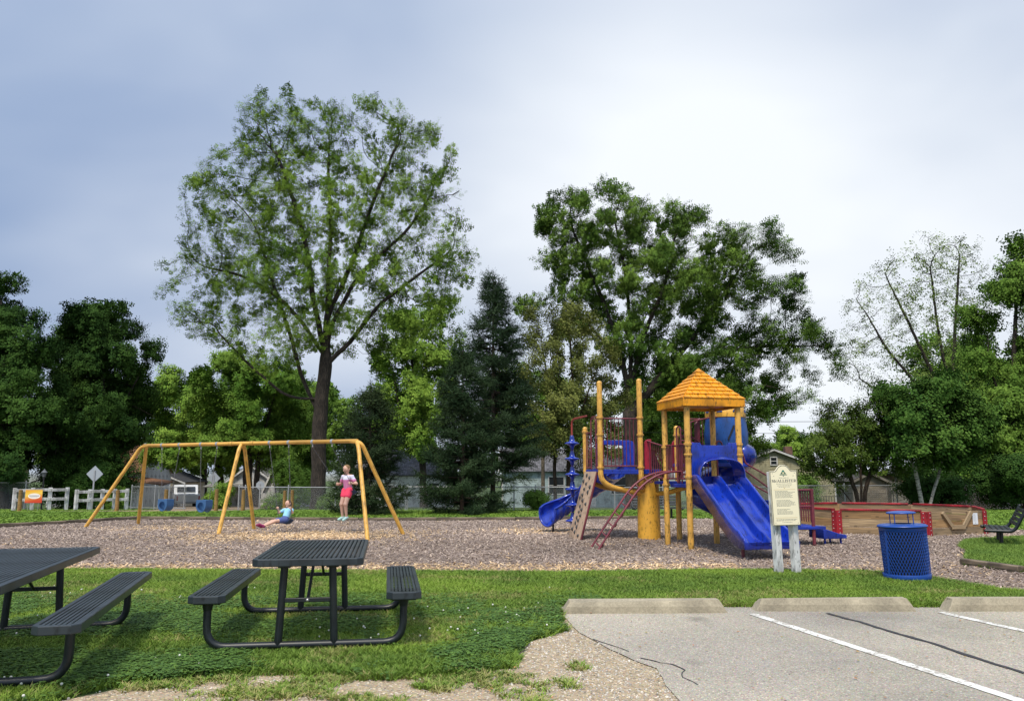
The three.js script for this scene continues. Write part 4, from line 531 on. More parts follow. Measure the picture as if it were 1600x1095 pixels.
  sparse: {p:[27.15,-0.66,-50],lobes:[[-5.07,11.69,-0.08,1.42,1.83,1.28],[-3.1,13.76,0.1,1.83,2.03,1.64],[-0.53,15.44,0.71,1.83,1.62,1.64],[1.52,15.44,-0.06,1.62,1.62,1.46],[2.12,12.93,0.01,1.42,2.03,1.28],[-1.16,12.51,0.15,2.23,2.03,2.01],[-3.77,10.05,-0.53,1.83,1.62,1.64],[-0.21,9.23,0.02,2.03,1.83,1.83],[-5.46,8.83,0.22,1.42,1.22,1.28],[1.8,9.23,0.49,1.22,2.03,1.1],[-2.74,7.61,-0.68,2.03,1.22,1.83]],limbs:[[[-0.19,-0.1,0],[0.12,4.43,0],[0.53,8.42,0],[1.07,12.51,0],[1.56,15.86,0]],[[0.22,5.22,-0.0],[-0.84,8.83,-0.25],[-2.0,12.1,-0.49],[-2.84,14.6,-0.74]],[[0.36,6.81,0.0],[-0.28,10.86,0.19],[-0.56,15.02,0.37]],[[0.12,4.43,0.0],[-1.94,7.61,0.12],[-3.77,10.05,0.23],[-4.84,12.1,0.35]],[[0.05,3.64,-0.0],[-2.46,6.01,-0.27],[-5.11,8.02,-0.55]]]},
  rightDark: {p:[24.55,-0.33,-40],lobes:[[1.37,12.77,-0.03,1.04,1.3,0.94],[0.56,11.09,0.21,1.3,1.46,1.17],[2.09,10.1,0.22,1.62,2.6,1.46],[-0.47,8.78,-0.48,1.46,1.46,1.32],[0.86,7.47,-0.65,1.95,1.79,1.75],[-1.31,6.5,-0.17,1.3,1.46,1.17],[-0.02,4.9,-0.3,1.95,1.79,1.75],[-1.67,4.26,0.42,1.3,1.46,1.17],[1.57,4.9,0.25,1.95,2.27,1.75],[-1.19,2.53,0.14,1.95,1.3,1.75],[0.68,2.22,0.08,1.95,1.3,1.75],[-2.78,2.37,0.22,0.97,1.14,0.88]],limbs:[[[-0.17,-0.1,0],[0.24,3.63,0],[0.7,7.47,0],[1.3,12.1,0]],[[0.3,4.26,-0.0],[-0.48,6.82,-0.04],[-0.47,8.78,-0.07]],[[0.18,3.0,-0.0],[-1.35,4.26,-0.2],[-1.77,4.9,-0.41]]]},
  redbud: {p:[14.58,-0.132,-34],lobes:[[-0.52,3.95,-0.27,0.97,0.83,0.87],[0.69,3.82,0.21,1.1,0.83,0.99],[1.59,3.15,0.21,0.97,0.83,0.87],[-1.26,2.88,0.4,0.97,0.83,0.87],[0.08,2.74,-0.36,1.38,0.83,1.24],[-1.71,2.08,-0.31,0.69,0.5,0.62],[1.39,2.21,-0.4,0.97,0.61,0.87],[-0.51,1.95,-0.31,1.1,0.5,0.99]],limbs:[[[-0.1,-0.03,0],[-0.24,0.76,0],[-0.52,1.81,0],[-0.6,3.41,0]],[[0.03,-0.03,-0.0],[0.32,1.02,-0.22],[0.84,2.08,-0.44],[1.32,3.15,-0.67]],[[-0.18,-0.03,0.0],[-0.72,0.76,0.02],[-1.48,1.42,0.04],[-2.0,1.68,0.06]],[[-0.02,-0.03,-0.0],[0.07,1.28,-0.17],[0.22,2.88,-0.34]]]},
  pale: {p:[16.75,-0.099,-33],lobes:[[-0.45,4.12,-0.43,1.21,0.94,1.09],[0.75,4.38,0.22,1.21,1.07,1.09],[1.6,3.59,0.17,1.07,1.07,0.96],[-0.01,3.07,0.49,1.21,0.8,1.09],[1.13,2.55,-0.25,1.07,0.8,0.96],[-0.94,2.81,-0.27,0.8,0.67,0.72]],limbs:[[[-0.17,-0.06,0],[-0.24,0.75,0],[-0.38,1.65,0],[-0.63,2.42,0],[-0.84,3.2,0]],[[-0.38,1.59,0.0],[0.05,2.16,0.1],[0.28,2.81,0.19]],[[0.01,-0.06,-0.0],[0.38,0.75,-0.12],[0.76,1.65,-0.24],[1.15,2.81,-0.35]],[[-0.4,1.72,0.0],[-0.27,2.42,0.11],[-0.11,3.07,0.22]]]},
  far1: {p:[28.43,-1.35,-85],lobes:[[0.17,6.09,1.32,1.93,1.52,1.74],[2.53,6.09,-1.39,2.07,1.52,1.86],[-1.25,4.62,0.67,1.73,1.1,1.55],[1.43,4.42,-0.97,2.76,1.04,2.49]],limbs:[[[0.16,-0.1,0],[0.4,4.09,0],[0.51,6.09,0]],[[0.33,2.76,-0.0],[2.15,5.42,-0.29]]]},
  back1: {p:[-42.97,-1.35,-78],lobes:[[-2.89,7.67,-0.36,3.17,2.53,2.85],[0.72,8.91,-0.05,3.48,2.85,3.14],[3.45,5.82,-0.22,2.85,2.53,2.57],[-0.82,5.2,-0.14,3.8,2.22,3.42]],limbs:[[[0.25,-0.1,0],[-0.1,3.98,0],[-0.16,8.29,0]],[[-0.1,3.98,0.0],[2.16,6.43,0.09]]]},
  back2: {p:[-12.59,-1.35,-80],lobes:[[-1.39,7.79,0.06,2.92,2.92,2.63],[1.77,8.43,0.82,2.92,2.6,2.63],[-0.06,5.27,1.23,3.9,2.27,3.51]],limbs:[[[0.07,-0.1,0],[-0.03,4.01,0],[0.19,7.79,0]],[[-0.03,4.01,0.0],[1.8,7.16,0.16]]]},
};
function grow(spec, o) {
  const r = rng(o.seed), st = o.step, A = []; // attraction points through the lobes, denser towards the shell
  for (let [cx, cy, cz, rx, ry, rz] of spec.lobes) { rx *= 1.12; ry *= 1.12; rz *= 1.12; const n = Math.ceil(o.dens * rx * ry * rz * 4.19 / (st * st * st)); for (let i = 0; i < n; i++) { let x, y, z, d; do { x = r() * 2 - 1; y = r() * 2 - 1; z = r() * 2 - 1; d = x * x + y * y + z * z; } while (d > 1 || d < r() * .5); A.push([cx + x * rx, cy + y * ry, cz + z * rz]); } }
  const N = [], par = [], kids = []; const add = (x, y, z, p) => { N.push([x, y, z]); par.push(p); kids.push(0); if (p >= 0) kids[p]++; return N.length - 1; };
  spec.limbs.forEach((lm, li) => {
    let p = -1; if (li) { let b = 1e9; N.forEach((q, i) => { const d = (q[0] - lm[0][0]) ** 2 + (q[1] - lm[0][1]) ** 2 + (q[2] - lm[0][2]) ** 2; if (d < b) { b = d; p = i; } }); if (lm[0][1] < .3) p = -1; }
    const c = new THREE.CatmullRomCurve3((p >= 0 ? [N[p], ...lm.slice(1)] : lm).map(q => V(...q))), n = Math.max(2, Math.round(c.getLength() / st));
    for (let i = p >= 0 ? 1 : 0; i <= n; i++) { const q = c.getPointAt(i / n), w = i < 2 ? 0 : .12 * st; p = add(q.x + (r() - .5) * w, q.y, q.z + (r() - .5) * w, p); }
  });
  const near = new Int32Array(A.length).fill(-1), nd = new Float32Array(A.length).fill(1e9), alive = new Uint8Array(A.length).fill(1); let done = 0; const inf = (o.inf || 9) * st, kill = (o.kill || 1.5) * st;
  for (let it = 0; it < (o.iter || 60); it++) {
    for (let a = 0; a < A.length; a++) if (alive[a]) { const q = A[a]; for (let i = done; i < N.length; i++) { const m = N[i], d = (m[0] - q[0]) ** 2 + (m[1] - q[1]) ** 2 + (m[2] - q[2]) ** 2; if (d < nd[a]) { nd[a] = d; near[a] = i; } } if (nd[a] < kill * kill) alive[a] = 0; }
    done = N.length; const acc = new Map(); for (let a = 0; a < A.length; a++) if (alive[a] && nd[a] < inf * inf) { const i = near[a], m = N[i], q = A[a], l = Math.sqrt(nd[a]); const v = acc.get(i) || [0, 0, 0]; v[0] += (q[0] - m[0]) / l; v[1] += (q[1] - m[1]) / l; v[2] += (q[2] - m[2]) / l; acc.set(i, v); }
    if (!acc.size) break; let grew = 0; for (const [i, v] of acc) { if (kids[i] > 3) continue; const l = Math.hypot(...v) || 1, m = N[i], j = .35; let dx = v[0] / l + (r() - .5) * j, dy = v[1] / l + (r() - .5) * j + (o.up || 0), dz = v[2] / l + (r() - .5) * j; const k = st / Math.hypot(dx, dy, dz); add(m[0] + dx * k, m[1] + dy * k, m[2] + dz * k, i); grew++; } if (!grew) break;
  }
  const n = N.length, e = 2.3, R = new Float64Array(n), r0 = o.tip || .011; for (let i = n - 1; i >= 0; i--) { if (!kids[i]) R[i] = Math.pow(r0, e); } for (let i = n - 1; i >= 0; i--) if (par[i] >= 0) R[par[i]] += R[i];
  let mx = 0; for (let i = 0; i < n; i++) { R[i] = Math.pow(R[i], 1 / e); mx = Math.max(mx, R[i]); } const gm = Math.log(o.r / r0) / Math.log(mx / r0); for (let i = 0; i < n; i++) R[i] = r0 * Math.pow(R[i] / r0, gm);
  return { N, par, kids, R };
}
function woody(sk, rTrunk) {
  const { N, par, kids, R } = sk, n = N.length, ch = Array.from({ length: n }, () => []); for (let i = 0; i < n; i++) if (par[i] >= 0) ch[par[i]].push(i);
  const thick = [], thin = []; const start = []; for (let i = 0; i < n; i++) if (par[i] < 0) start.push([i, -1]);
  while (start.length) { let [i, p] = start.pop(); const path = [], rad = []; if (p >= 0) { path.push(V(...N[p])); rad.push(Math.min(R[i] * 1.15, R[p])); } for (; ;) { path.push(V(...N[i])); rad.push(R[i]); if (!ch[i].length) break; let b = ch[i][0]; for (const c of ch[i]) if (R[c] > R[b]) b = c; for (const c of ch[i]) if (c !== b) start.push([c, i]); i = b; }
    if (path.length < 2) continue; if (p < 0) { rad[0] *= 1.35; if (rad.length > 1) rad[1] *= 1.12; } const m = rad[0]; (m > rTrunk ? thick : thin).push(sweep(path, rad, m > .2 ? 12 : m > .07 ? 8 : m > .03 ? 5 : 3)); }
  return [merge(thick.length ? thick : thin.splice(0, 1)), thin.length ? merge(thin) : null];
}
// a leafy shoot: leaves set alternately along a short stem, each folded along its midrib
function shootGeo(seed, n, len, leaf, spread) {
  const r = rng(seed), pos = [], idx = []; for (let i = 0; i < n; i++) { const f = (i + .5) / n, a = i * 2.4 + r() * .8, L = leaf * (.7 + .6 * r()), w = L * .42; const base = V((r() - .5) * .04, f * len, (r() - .5) * .04), d = V(Math.cos(a), (r() - .35) * spread, Math.sin(a)).normalize(), s = V(-Math.sin(a), (r() - .5) * .7, Math.cos(a)).normalize(), up = d.clone().cross(s).normalize(); const b = base.clone().addScaledVector(d, L * .25), o = pos.length / 3;
    for (const q of [b, b.clone().addScaledVector(d, L * .45).addScaledVector(s, w).addScaledVector(up, w * .35), b.clone().addScaledVector(d, L), b.clone().addScaledVector(d, L * .45).addScaledVector(s, -w).addScaledVector(up, w * .35)]) pos.push(q.x, q.y, q.z); idx.push(o, o + 1, o + 2, o, o + 2, o + 3); }
  const g = new THREE.BufferGeometry(); g.setAttribute('position', new THREE.Float32BufferAttribute(pos, 3)); g.setIndex(idx); g.computeVertexNormals(); return g;
}
const leafMat = new THREE.MeshPhysicalMaterial({ color: 0xffffff, roughness: .85, specularIntensity: .2, side: THREE.DoubleSide });
const SHOOT = { small: shootGeo(3, 9, .34, .105, .9), mid: shootGeo(5, 10, .42, .135, .9), big: shootGeo(8, 10, .55, .19, .9), droop: shootGeo(11, 12, .62, .14, .5), dot: shootGeo(14, 5, .3, .075, .9) };
function leafy(sk, o, parent) {
  const { N, par, kids, R } = sk, r = rng(o.seed + 77), el = []; for (let i = 0; i < N.length; i++) if (R[i] < (o.tipR || .03) && N[i][1] > (o.minY || 1.2)) { const g = o.gate ? sstep(o.gate - .05, o.gate + .07, fbm3(N[i][0] * .8, N[i][1] * .8, N[i][2] * .8, 2, o.seed + 9)) : 1; if (r() > .22 + g) continue; el.push(i); if (!kids[i]) el.push(i, i); }
  const n = o.leaves, im = new THREE.InstancedMesh(SHOOT[o.shoot || 'small'], leafMat, n), m = new THREE.Matrix4(), q = new THREE.Quaternion(), up = V(0, 1, 0), c = new THREE.Color(), w = V(...(o.wind || [0, .25, 0])); let cx = 0, cz = 0; for (const l of o.lobes) { cx += l[0]; cz += l[2]; } cx /= o.lobes.length; cz /= o.lobes.length;
  for (let k = 0; k < n; k++) {
    const i = el[r() * el.length | 0], p = par[i] >= 0 ? N[par[i]] : N[i], f = r(), j = o.jit || .3; const x = lerp(p[0], N[i][0], f) + (r() - .5) * j * 2, y = lerp(p[1], N[i][1], f) + (r() - .5) * j * 2, z = lerp(p[2], N[i][2], f) + (r() - .5) * j * 2;
    const d = V(N[i][0] - p[0], N[i][1] - p[1], N[i][2] - p[2]); d.normalize().multiplyScalar(.8).add(V(x - cx, 0, z - cz).normalize().multiplyScalar(.35)).add(w).add(V(r() - .5, r() - .5, r() - .5).multiplyScalar(1.3)).normalize(); q.setFromUnitVectors(up, d); const s = (o.size || 1) * (.65 + .7 * r()); m.compose(V(x, y, z), q, V(s, s, s)); im.setMatrixAt(k, m);
    const t = clamp(.5 + (fbm3(x * .5, y * .5, z * .5, 2, o.seed) - .5) * 1.6 + (r() - .5) * .7), A = o.col[0], B = o.col[1]; c.setRGB(lerp(A[0], B[0], t), lerp(A[1], B[1], t), lerp(A[2], B[2], t)); im.setColorAt(k, c);
  }
  im.name = 'crown'; im.castShadow = im.receiveShadow = true; im.userData.kind = 'stuff'; parent.add(im); return im;
}
function tree(name, key, label, category, o, group) {
  const sp = TREES[key], t = thing(name, label, category, sp.p, 0, group); o = { seed: 1, step: .5, dens: .16, r: .2, lobes: sp.lobes, ...o };
  const sk = grow(sp, o); const [a, b] = woody(sk, o.thick || .05); mesh('trunk', a, o.bark || M.bark, t); if (b) mesh('branches', b, o.bark || M.bark, t); leafy(sk, o, t); return t;
}
const GR = { spring: [[.065, .13, .014], [.175, .275, .034]], dark: [[.036, .09, .015], [.10, .185, .032]], deep: [[.018, .05, .010], [.055, .115, .02]], light: [[.10, .20, .025], [.22, .34, .05]], mid: [[.06, .13, .017], [.15, .25, .04]], olive: [[.07, .088, .02], [.16, .18, .045]], grey: [[.07, .10, .03], [.15, .18, .06]] };
tree('maple_tree', 'maple', 'tall airy maple with thick dark trunk, rising behind the swing set', 'tree', { seed: 11, step: .4, dens: .27, r: .35, tip: .0095, leaves: 30000, shoot: 'small', size: .62, gate: .37, col: GR.spring, jit: .3, thick: .09 });
tree('maple_tree', 'dark', 'broad dark green tree with wind-swept clusters, behind the orange roof', 'tree', { seed: 12, step: .5, dens: .2, r: .42, tip: .012, leaves: 27000, shoot: 'droop', size: .62, gate: .35, col: [[.052, .11, .017], [.14, .23, .036]], wind: [.8, .3, 0], jit: .45, thick: .08 });
tree('shade_tree', 'denseA', 'dense dark tree above the lamp post and white fence', 'tree', { seed: 13, step: .5, dens: .2, r: .3, leaves: 19000, shoot: 'mid', size: .8, gate: .4, col: GR.deep, jit: .5 });
tree('shade_tree', 'denseB', 'dense dark round tree behind the diamond road sign', 'tree', { seed: 14, step: .5, dens: .2, r: .3, leaves: 20000, shoot: 'mid', size: .8, gate: .4, col: GR.deep, jit: .5 });
const BG = { step: .7, r: .22, shoot: 'mid', jit: .6, minY: 2.7 };
tree('background_tree', 'bgC1', 'light green tree behind the beige garage', 'tree', { ...BG, seed: 15, leaves: 7500, col: GR.light });
tree('background_tree', 'bgC2', 'green tree with several dark trunks behind the middle legs of the swing set', 'tree', { ...BG, seed: 16, leaves: 10500, col: [[.075, .16, .02], [.18, .29, .045]], r: .3 });
tree('background_tree', 'bgC3', 'green tree just beside the maple trunk, above the bright bush', 'tree', { ...BG, seed: 17, leaves: 5500, col: GR.mid });
tree('background_tree', 'bgD', 'loose bright green tree between the maple and the tall spruce', 'tree', { ...BG, seed: 18, step: .55, leaves: 6500, shoot: 'mid', col: GR.light });
tree('olive_tree', 'olive', 'thin-stemmed tree with sparse brownish new leaves beside the tall spruce', 'tree', { seed: 19, step: .34, dens: .2, r: .13, tip: .007, leaves: 11000, shoot: 'dot', col: GR.olive, jit: .25, bark: M.barkBrown });
tree('background_tree', 'bgF', 'mid green tree low behind the orange roof', 'tree', { ...BG, seed: 20, leaves: 7500, col: GR.mid });
tree('sparse_tree', 'sparse', 'half bare tree with thin grey twigs beside the dark green trees', 'tree', { seed: 21, step: .42, dens: .3, kill: 1.2, r: .24, tip: .011, leaves: 4200, shoot: 'dot', size: 1.1, col: [[.09, .14, .03], [.18, .25, .06]], jit: .3 });
tree('shade_tree', 'rightDark', 'tall dark green tree behind the bench', 'tree', { seed: 22, step: .55, dens: .2, r: .32, leaves: 17000, shoot: 'small', size: 1.05, gate: .42, col: GR.mid, jit: .5 });
tree('small_tree', 'redbud', 'small many-stemmed tree with fresh leaves behind the ball pit', 'tree', { seed: 23, step: .28, dens: .2, r: .09, tip: .007, leaves: 5500, shoot: 'small', size: .75, col: [[.05, .09, .015], [.12, .17, .03]], jit: .3, bark: M.barkBrown, minY: .8 });
tree('pale_trunk_tree', 'pale', 'leaning tree with pale grey trunks behind the ball pit', 'tree', { seed: 24, step: .32, dens: .2, r: .085, tip: .008, leaves: 6500, shoot: 'small', col: GR.dark, jit: .4, bark: M.barkPale, minY: 1.6 });
tree('background_tree', 'far1', 'distant rounded green tree above the tan house', 'tree', { ...BG, seed: 25, leaves: 3600, col: GR.light, size: 1.2 });
const bk1 = tree('background_tree', 'back1', 'far green tree behind the diamond sign and the dense dark trees', 'tree', { ...BG, seed: 26, leaves: 4200, size: 1.3, col: GR.mid });
const bk2 = tree('background_tree', 'back2', 'far green tree glimpsed under the maple limbs behind the white garage', 'tree', { ...BG, seed: 27, leaves: 4200, size: 1.3, col: GR.mid });
[[bk1, -28, -74, 1.2, 1, 'far green tree behind the white fence'], [bk2, -19, -76, 2.4, 1.05, 'far green tree behind the pickup truck'], [bk1, 2.5, -72, 3.6, 1.05, 'far green tree behind the pale blue house'], [bk2, 14, -76, .7, .95, 'far green tree behind the play structure and its capsule'], [bk1, 36, -66, 4.4, 1.15, 'far green tree behind the wooden shed'], [bk2, 44, -62, 5.3, 1.3, 'far green tree behind the dark board fence'], [bk2, 33, -58, 1, 1.0, 'green tree behind the brown plank shed']].forEach(([b, x, z, a, s, l]) => dup(b, [x, groundY(z), z], a, l, s));

// ---------- spruces ----------
const needle = new THREE.MeshPhysicalMaterial({ color: 0xffffff, roughness: .85, specularIntensity: .2, side: THREE.DoubleSide });
function sprayGeo(seed) { const r = rng(seed), pos = [], idx = []; for (let t = 0; t < 3; t++) { const a = (t - 1) * .55, ax = V(Math.sin(a), Math.cos(a), -.12 * t), L = t === 1 ? .42 : .28, b0 = V(0, t === 1 ? 0 : .08, 0); for (let i = 0; i < 13; i++) { const f = i / 12, p = b0.clone().addScaledVector(ax, f * L), q = r() * 6.28, d = V(Math.cos(q), .75, Math.sin(q)).normalize().applyQuaternion(new THREE.Quaternion().setFromUnitVectors(V(0, 1, 0), ax.clone().normalize())), s = V(-Math.sin(q), 0, Math.cos(q)), n = .065 * (1.1 - .4 * f), w = .011, o = pos.length / 3; for (const k of [p.clone().addScaledVector(s, -w), p.clone().addScaledVector(s, w), p.clone().addScaledVector(d, n)]) pos.push(k.x, k.y, k.z); idx.push(o, o + 1, o + 2); } } const g = new THREE.BufferGeometry(); g.setAttribute('position', new THREE.Float32BufferAttribute(pos, 3)); g.setIndex(idx); g.computeVertexNormals(); return g; }
const SPRAY = sprayGeo(4);
function spruce(label, p, H, W, o) {
  const t = thing('spruce_tree', label, 'tree', p, 0), r = rng(o.seed), tr = [], brs = []; tr.push(sweep([V(0, -.1, 0), V(.02, H * .35, 0), V(0, H * .75, .02), V(0, H * .985, 0)], [W * .055, W * .045, W * .022, .012], 9));
  const M4 = [], cols = []; const q = new THREE.Quaternion(), up = V(0, 1, 0);
  const put = (pos, dir, s) => { q.setFromUnitVectors(up, dir.clone().normalize()); const tw = new THREE.Quaternion().setFromAxisAngle(up, r() * 6.28); M4.push(new THREE.Matrix4().compose(pos, q.clone().multiply(tw), V(s, s, s))); const n = clamp(.5 + (fbm3(pos.x * 1.2, pos.y * 1.2, pos.z * 1.2, 2, o.seed) - .5) * 1.4 + (r() - .5) * .6); cols.push([lerp(o.a[0], o.b[0], n), lerp(o.a[1], o.b[1], n), lerp(o.a[2], o.b[2], n)]); };
  let y = o.y0; while (y < H * .97) {
    const f = (y - o.y0) / (H - o.y0), R = W * Math.pow(1 - f, o.pow || .85) * (.82 + .36 * fbm(y * 1.3, o.seed, 2, 0, 3)) + .06, nb = Math.max(4, Math.round(5 + R * 1.6));
    for (let k = 0; k < nb; k++) { const a = r() * 6.28, L = R * (.72 + .45 * r()), yy = y + (r() - .5) * .25, dr = o.droop * (1 - f * .8); const c = V(Math.cos(a), 0, Math.sin(a)); const P = s => V(c.x * L * s, yy - dr * L * s + .22 * L * s * s * 1.4 + .05 * Math.sin(s * 9 + a), c.z * L * s); brs.push(sweep([P(0), P(.4), P(.75), P(1)], [.022 + L * .008, .016, .01, .005], 4));
      const ns = Math.ceil(L / .085); for (let i = 1; i <= ns; i++) { const s = i / ns; if (s < .18) continue; const b = P(s), tn = P(Math.min(1.05, s + .05)).sub(P(s - .05)).normalize(), side = V(-c.z, 0, c.x); for (const sg of [-1, 1, 0]) { if (sg === 0 && r() < .35) continue; const d = tn.clone().multiplyScalar(.75).addScaledVector(side, sg * (.75 + .3 * r())).add(V(0, sg ? -.18 - .25 * r() : .12, 0)); put(b.clone().add(V((r() - .5) * .08, (r() - .5) * .1, (r() - .5) * .08)), d, (.75 + .5 * r()) * (o.s || 1)); } } }
    y += (.24 + .02 * H) * (1 - .45 * f);
  }
  for (let i = 0; i < 12; i++) put(V(0, H * (.93 + .065 * i / 11), 0), V((r() - .5) * .9, 1, (r() - .5) * .9), .7);
  mesh('trunk', merge(tr), M.barkBrown, t); mesh('branches', merge(brs), M.barkBrown, t); const im = new THREE.InstancedMesh(SPRAY, needle, M4.length), cc = new THREE.Color(); M4.forEach((m, i) => { im.setMatrixAt(i, m); im.setColorAt(i, cc.setRGB(...cols[i])); }); im.name = 'crown'; im.castShadow = im.receiveShadow = true; im.userData.kind = 'stuff'; t.add(im); return t;
}
spruce('tall dark spruce rising to a point, behind the shorter spruce', [-.75, groundY(-31.5), -31.5], 9.45, 1.85, { seed: 5, y0: 1.5, droop: .34, a: [.014, .032, .013], b: [.042, .07, .032], pow: .8, s: 1.15 });
spruce('shorter dark spruce with branches down to the lawn, in front of the tall spruce', [-1.78, 0, -29], 5.9, 1.55, { seed: 6, y0: .12, droop: .2, a: [.016, .036, .014], b: [.045, .075, .03], pow: .7 });
spruce('small dark spruce behind the swing set, under the maple', [-5.05, 0, -28.6], 4.55, 1.38, { seed: 7, y0: .12, droop: .2, a: [.018, .036, .014], b: [.05, .075, .03], pow: .75 });
// ---------- bushes ----------
function bush(label, p, rx, ry, o) {
  const t = thing('bush', label, 'bush', p, 0), r = rng(o.seed), st = []; const im = new THREE.InstancedMesh(SHOOT[o.shoot || 'small'], leafMat, o.n), q = new THREE.Quaternion(), c = new THREE.Color(), up = V(0, 1, 0);
  const bumps = Array.from({ length: 9 }, () => [(r() - .5) * 1.3 * rx, ry * (.35 + r() * .8), (r() - .5) * 1.2 * rx, rx * (.3 + .3 * r())]);
  for (let i = 0; i < 14; i++) { const b = bumps[i % 9]; st.push(sweep([V((r() - .5) * .15, -.05, (r() - .5) * .15), V(b[0] * .5, b[1] * .55, b[2] * .5), V(b[0] + (r() - .5) * .2, b[1] + .1, b[2])], [.025, .016, .006], 5)); }
  for (let k = 0; k < o.n; k++) { const b = bumps[r() * 9 | 0], d = V(r() - .5, r() - .4, r() - .5).normalize(), R = b[3] * Math.pow(r(), .3); const pos = V(b[0], b[1], b[2]).addScaledVector(d, R); pos.y = Math.max(.03, pos.y); q.setFromUnitVectors(up, d.add(V(0, .3, 0)).normalize()); const s = (o.size || .7) * (.7 + .6 * r()); im.setMatrixAt(k, new THREE.Matrix4().compose(pos, q, V(s, s, s))); const n = clamp(r() * .6 + fbm3(pos.x * 2, pos.y * 2, pos.z * 2, 2, 4) * .4); im.setColorAt(k, c.setRGB(...[0, 1, 2].map(j => lerp(o.col[0][j], o.col[1][j], n)))); }
  mesh('stems', merge(st), M.barkBrown, t); im.name = 'foliage'; im.castShadow = im.receiveShadow = true; im.userData.kind = 'stuff'; t.add(im); return t;
}
bush('rounded bright green bush behind the chain-link fence beside the maple trunk', [-11.6, groundY(-44), -44], 1.25, 1.7, { seed: 2, n: 2600, col: GR.light, size: .9 });
bush('low green bush by the fence between the spruce and the play structure', [.95, groundY(-34), -34], .62, .55, { seed: 3, n: 900, col: GR.mid, size: .6 });
bush('wide dark evergreen shrub behind the white fence and banner', [-23.0, groundY(-43), -43], 2.6, 2.3, { seed: 4, n: 6500, col: GR.deep, size: .9 });
bush('dark evergreen shrub between the white fence and the diamond sign', [-21.8, groundY(-41.5), -41.5], 1.3, 1.7, { seed: 14, n: 3000, col: GR.dark, size: .9 });
bush('leafy shrub beside the wire kennel behind the diamond sign', [-20.3, groundY(-42), -42], .6, .75, { seed: 5, n: 800, col: GR.mid, size: .6 });
bush('leafy bush by the small diamond sign and wooden post', [-15.0, groundY(-41.5), -41.5], .6, .8, { seed: 6, n: 1000, col: GR.light, size: .7 });
bush('weedy hedge under the chain-link fence behind the smaller girl', [-10.2, groundY(-36.5), -36.5], .8, .35, { seed: 7, n: 900, col: GR.mid, size: .5 });
bush('weedy hedge along the fence at the foot of the maple', [-8.0, groundY(-36.8), -36.8], .8, .32, { seed: 8, n: 900, col: GR.mid, size: .5 });
bush('dark shrub under the pale trunks behind the ball pit', [18.6, groundY(-36), -36], 1.5, 1.1, { seed: 9, n: 2600, col: GR.deep, size: .8 });
bush('dark shrub behind the bench at the lawn edge', [22.5, groundY(-36), -36], 1.7, 1.5, { seed: 10, n: 3200, col: GR.deep, size: .8 });
bush('green shrub in front of the tan house', [16.3, groundY(-46), -46], 1.5, 1.1, { seed: 11, n: 1900, col: GR.mid, size: .8 });
// ---------- buildings ----------
const roofM = (r, g, b) => mat({ map: T.roof, color: lin(r, g, b), roughness: .9 });
// lapped siding on a wall of width w and height h (front face towards +z), cut to a gable if g > 0
function siding(w, h, g = 0, lap = .13, apex = 0) {
  const l = []; for (let y = 0; y < h + g - .02; y += lap) { const yt = Math.min(y + lap, h + g); const hw = q => q <= h ? [-w / 2, w / 2] : [lerp(-w / 2, apex, (q - h) / g), lerp(w / 2, apex, (q - h) / g)]; const a = hw(y), b = hw(yt); const P = [[a[0], y, .022], [a[1], y, .022], [b[1], yt, .006], [b[0], yt, .006], [a[0], y, -.05], [a[1], y, -.05]]; const t = [0, 1, 2, 0, 2, 3, 4, 5, 1, 4, 1, 0].flatMap(i => P[i]); const q = new THREE.BufferGeometry(); q.setAttribute('position', new THREE.Float32BufferAttribute(t, 3)); q.computeVertexNormals(); l.push(q); }
  return muv(merge(l));
}
// gabled house: gable ends face +-z when dir = 'z', else +-x
function house(name, label, p, turn, w, d, h, g, wallM, rm, dir, o = {}) {
  const t = thing(name, label, 'building', p, turn);
  const gz = dir === 'z' ? g : 0, gx = dir === 'z' ? 0 : g;
  for (const [W, G, a, off] of [[w, gz, 0, d / 2], [d, gx, Math.PI / 2, w / 2], [w, gz, Math.PI, d / 2], [d, gx, -Math.PI / 2, w / 2]]) { const s = siding(W, h + .35, G); s.translate(0, -.35, off); s.rotateY(a); mesh('wall', s, wallM, t); }
  mesh('corner_trim', merge([[-1, -1], [1, -1], [1, 1], [-1, 1]].map(([x, z]) => box(.09, h + .33, .09, x * w / 2, h / 2 - .17, z * d / 2))), o.trim || M.white, t);
  const run = (dir === 'z' ? w : d) / 2, ov = .28, sl = Math.hypot(run, g), L = (dir === 'z' ? d : w) + .5, e = (run + ov) / run;
  for (const s of [-1, 1]) { const q = muv(box(sl * e, .07, L, 0, 0, 0)); q.rotateZ(-s * Math.atan2(g, run)); q.translate(s * (run + ov) / 2, h + g - g * e / 2 + .045, 0); if (dir !== 'z') q.rotateY(Math.PI / 2); const f = mesh('roof_slope', q, rm, t); }
  const fas = []; for (const s of [-1, 1]) for (const k of [-1, 1]) { const q = box(sl * e, .13, .03, 0, 0, 0); q.rotateZ(-s * Math.atan2(g, run)); q.translate(s * (run + ov) / 2, h + g - g * e / 2 - .04, k * (L / 2 + .012)); if (dir !== 'z') q.rotateY(Math.PI / 2); fas.push(q); } mesh('fascia', merge(fas), o.trim || M.white, t);
  return t;
}
const sid = (r, g, b) => { const k = r > .8 ? .86 : .76; return mat({ map: T.plas, color: lin(r * k, g * k, b * k), roughness: .8 }); };
